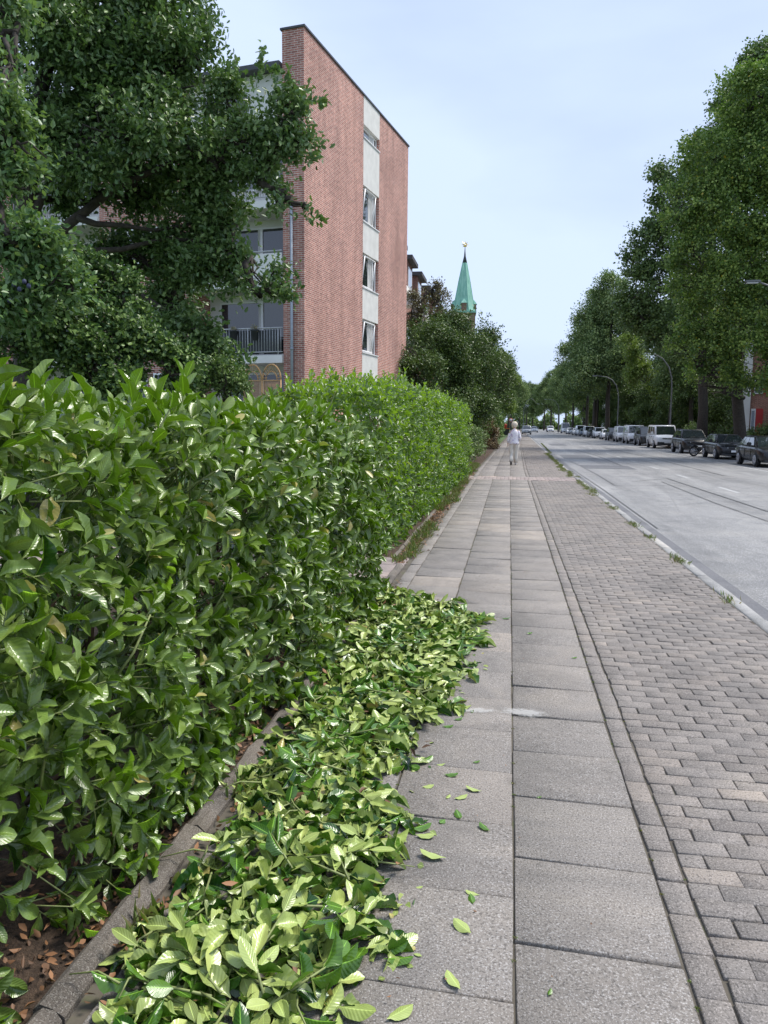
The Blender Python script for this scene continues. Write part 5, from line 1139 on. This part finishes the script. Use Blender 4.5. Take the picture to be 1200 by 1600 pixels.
# brown dead leaves under the hedge and along the edging
def litter(name,n,xf,y0,y1,mat,size,label,seed,z0=.0,tpl=OV,kind='stuff',pw=1.):
    rng=np.random.default_rng(seed); y=y0+rng.random(n)**pw*(y1-y0); x=xf(rng,n,y); a=rng.random(n)*6.283
    B=Batch(); B.add(tpl,np.stack([x,y,z0+rng.random(n)*.02],1),np.stack([np.cos(a),np.sin(a),rng.normal(0,.35,n)],1),norm(np.stack([rng.normal(0,.5,n),rng.normal(0,.5,n),np.ones(n)],1)),size*rng.uniform(.5,1.3,n),size*.5*rng.uniform(.5,1.2,n),rng.random(n)*.85,rng.uniform(-2.5,2.5,n))
    o=link(name,B.mesh(name,True),mat); tag(o,label,'leaf litter',kind=kind); return o
litter('dead_leaves',2600,lambda r,n,y:-1.30-r.random(n)**1.5*.6,.8,8.2,M['dead'],.034,'brown dead leaves on the soil under the front hedge',81,-.015)
litter('edge_litter',260,lambda r,n,y:-1.16+np.abs(r.normal(0,.045,n)),1.4,8.0,M['dead'],.04,'brown crumpled leaves in the gutter between edging and slabs',82,.004)
litter('brown_scraps',130,lambda r,n,y:r.uniform(-1.15,-.35,n),1.5,7.0,M['dead'],.05,'curled brown leaves lying among the green clippings',91,.04)
litter('leaf_drift',1500,lambda r,n,y:-1.33+np.abs(r.normal(0,.09,n))+.012*(y-9)*0,9.0,27,M['dead'],.05,'drift of yellow and brown leaves along the foot of the brighter hedge',83,.008)
litter('leaf_crumbs',420,lambda r,n,y:np.clip(r.normal(-.3,.5,n),-1.1,2.1),1.6,24,M['dead'],.013,'tiny leaf crumbs scattered over the slabs',84,.002)
# weeds: small tufts in the kerb joint, under the second hedge, and moss
def tufts(name,spots,mat,label,seed,blade=.07,per=40,sp=.06,w=.006):
    rng=np.random.default_rng(seed); B=Batch()
    for (x,y,s) in spots:
        n=int(per*s); pos=np.stack([x+rng.normal(0,sp*.6,n),y+rng.normal(0,sp*1.8*s,n),np.zeros(n)+.0],1); d=norm(rng.normal(0,.6,(n,3))*[1,1,.2]+[0,0,.9])
        B.add(DIA,pos,d,norm(rng.normal(0,1,(n,3))),blade*rng.uniform(.4,1.2,n)*s**.3,w*rng.uniform(.7,1.6,n),rng.random(n)*.95,rng.uniform(-1,1,n))
    o=link(name,B.mesh(name),mat); tag(o,label,'weeds',kind='stuff')
rng=np.random.default_rng(85)
kw=[(2.12,y+rng.normal(0,.1),rng.uniform(.5,1.6)) for y in (7.6,9.9,10.1,11.9,13.4,13.6,16.2,17.1)]+[(2.10+rng.normal(0,.06),y,rng.uniform(.6,1.5)) for y in np.arange(19,48,.32) if not 24<y<25.6]+[(2.2+bend(y),y,1.2) for y in np.arange(48,75,1.1)]
kw=[(x+bend(y),y,s) for x,y,s in kw]
tufts('kerb_weeds',kw,M['weed'],'grass and weeds growing in the joint along the kerb',86,.07,55,.07,.008)
tufts('hedge_weeds',[(-1.27+rng.normal(0,.06),y,rng.uniform(.4,1.6)) for y in list(np.arange(9.2,13,.35))+list(np.arange(15,24,.3))]+[(-1.45+rng.normal(0,.12),y,1.5) for y in np.arange(25.6,33,.15)]+[(-1.15,3.2,.5),(-1.16,4.4,.4),(-1.14,2.2,.4)],M['weed'],'green weeds and grass along the foot of the brighter hedge',87,.11,90,.07,.014)
jt=[]
for y in np.arange(1.6,12,.11):
    if rng.random()<.35: jt.append((.062+rng.normal(0,.003),y,.25))
    if rng.random()<.4: jt.append((.581+rng.normal(0,.003),y,.3))
    if rng.random()<.35: jt.append((-.467+rng.normal(0,.003),y,.25))
    if rng.random()<.15: jt.append((.687,y,.2))
tufts('joint_moss',jt,M['weed'],'moss and tiny weeds in the joints between the slabs',88,.012,60,.007,.004)
# spilled light dust mark on the slabs
m,n,p,o=newmat('dust mark'); p.inputs['Base Color'].default_value=(.62,.61,.58,1); p.inputs['Roughness'].default_value=.9
t=n.nodes.new('ShaderNodeTexCoord').outputs['Object']; f=noise(n,26,5,.75,t)
gx_=n.nodes.new('ShaderNodeUVMap'); gx_.uv_map='uv'; sp_=n.nodes.new('ShaderNodeSeparateXYZ'); n.links.new(gx_.outputs[0],sp_.inputs[0])
ln_=n.nodes.new('ShaderNodeVectorMath'); ln_.operation='LENGTH'; n.links.new(gx_.outputs[0],ln_.inputs[0])
a1=N(n,'ShaderNodeMath',operation='MULTIPLY_ADD'); n.links.new(ln_.outputs['Value'],a1.inputs[0]); a1.inputs[1].default_value=-.55; n.links.new(f,a1.inputs[2])
al=ramp(n,a1.outputs[0],[(.0,(0,0,0)),(.30,(.5,.5,.5))]); n.links.new(al,p.inputs['Alpha']); M['dust']=m
def dust(x,y,rx,ry,rz):
    c_,s_=math.cos(rz),math.sin(rz); P=[(x+c_*a*rx-s_*b*ry,y+s_*a*rx+c_*b*ry,.0055) for a,b in ((-1,-1),(1,-1),(1,1),(-1,1))]
    me=npmesh('dust_mark',np.array(P),[4],[0,1,2,3],uv=[(-1,-1),(1,-1),(1,1),(-1,1)]); o=link('dust_mark',me,M['dust']); tag(o,kind='structure')
dust(.13,4.38,.17,.075,-.12); dust(-.17,4.36,.18,.05,.1); dust(1.28,3.22,.12,.05,0); dust(1.05,33.6,.4,.12,0)
# single leaves lying on the slabs, each a thing of its own
GRL='single laurel leaves fallen beside the heap'
lv=[(757,1296,1,'pale heart-shaped leaf on the slab, the one farthest right of the lower group',.052,2.3),
(716,1276,1,'pale rounded leaf just above and left of the heart-shaped leaf',.052,1.9),
(658,1296,1,'long pale leaf nearest the heap beside the dark oval leaf',.075,.5),
(676,1340,0,'large dark oval leaf on the slab near the heap, midway down',.085,2.9),
(665,1308,0,'dark leaf tucked under the long pale leaf',.065,.1),
(740,1236,0,'dark pointed leaf right of the small curled leaves',.062,2.8),
(720,1248,0,'curled dark leaf left of the dark pointed leaf',.055,.6),
(705,1213,1,'pale narrow leaf lying across the joint',.055,.1),
(669,1231,0,'small dark leaf at the edge of the heap by the joint',.045,.4),
(668,1190,1,'pale folded leaf with its stalk beside the heap',.06,.9),
(744,1192,1,'small pale leaf alone on the upper slab',.032,.4),
(722,1453,0,'dark leaf with pale midrib alone on the lower slab',.065,2.4),
(738,1398,0,'small dark leaf with a cream leaf under it',.042,2.9),
(737,1408,1,'cream leaf under the small dark leaf',.04,1.8),
(708,1537,0,'dark curled leaf near the bottom of the picture',.062,2.2),
(625,1587,0,'dark leaf cut by the bottom edge of the picture',.07,.7),
(623,1504,1,'pale leaf sticking out of the heap at the bottom',.075,.1),
(716,1125,1,'pale round leaf near the white dust mark',.045,.5),
(700,1137,1,'pale leaf left of the round leaf by the dust mark',.05,.2),
(741,1050,1,'pale leaf at the far right rim of the heap',.05,.1),
(700,1247,0,'green scrap left of the curled dark leaf',.03,1.2),
(827,991,1,'tiny cream leaf alone on the right slab column',.04,.2),
(790,968,1,'narrow cream leaf left of the long joint',.06,.0),
(897,1029,1,'tiny cream leaf by the brick border',.035,.3),
(655,1388,0,'tiny green scrap below the dark oval leaf',.022,.3),
(859,1553,1,'tiny pale sliver on the lowest right slab',.022,1.2),
(842,1247,1,'tiny cream crumb of leaf by the long joint',.02,.4)]
rng=np.random.default_rng(90)
M['leaf_pale']=M['cut']
for (px_,py_,pale,lab,L,a) in lv:
    q=gnd(px_,py_); B=Batch(); fl=-1. if pale else 1.; L*=1.25
    B.add(LA,np.array([[-L/2*math.cos(a),-L/2*math.sin(a),.004+.0]]),np.array([[math.cos(a),math.sin(a),0.02]]),np.array([[rng.normal(0,.12),rng.normal(0,.12),1.]])*fl,np.array([L]),np.array([L*.5]),np.array([.55 if not pale else .6]),np.array([-.5*fl if pale else -.4]))
    V_=np.concatenate(B.V); V_[:,2]-=V_[:,2].min(); B.V=[V_]
    o=link('fallen_leaf',B.mesh('fallen_leaf',True,True),M['cut']); o.location=(q[0],q[1],.003); tag(o,lab,'leaf',GRL)
# the leafy sprig lying apart at the right rim of the heap
q=gnd(748,1000); B=Batch(); k=9; ang=np.arange(k)*2.4
B.add(LA,np.tile([[0,0,.03]],(k,1))+rng.normal(0,.008,(k,3)),norm(np.stack([np.cos(ang),np.sin(ang),rng.uniform(.0,.8,k)],1)),norm(rng.normal(0,.3,(k,3))+[0,0,1]),rng.uniform(.06,.10,k),rng.uniform(.03,.045,k),rng.uniform(.2,.6,k))
o=link('cut_sprig',B.mesh('cut_sprig',True,True),M['cut']); o.location=(q[0],q[1],.0); tag(o,'dark leafy sprig lying apart at the far right rim of the heap','leafy sprig')
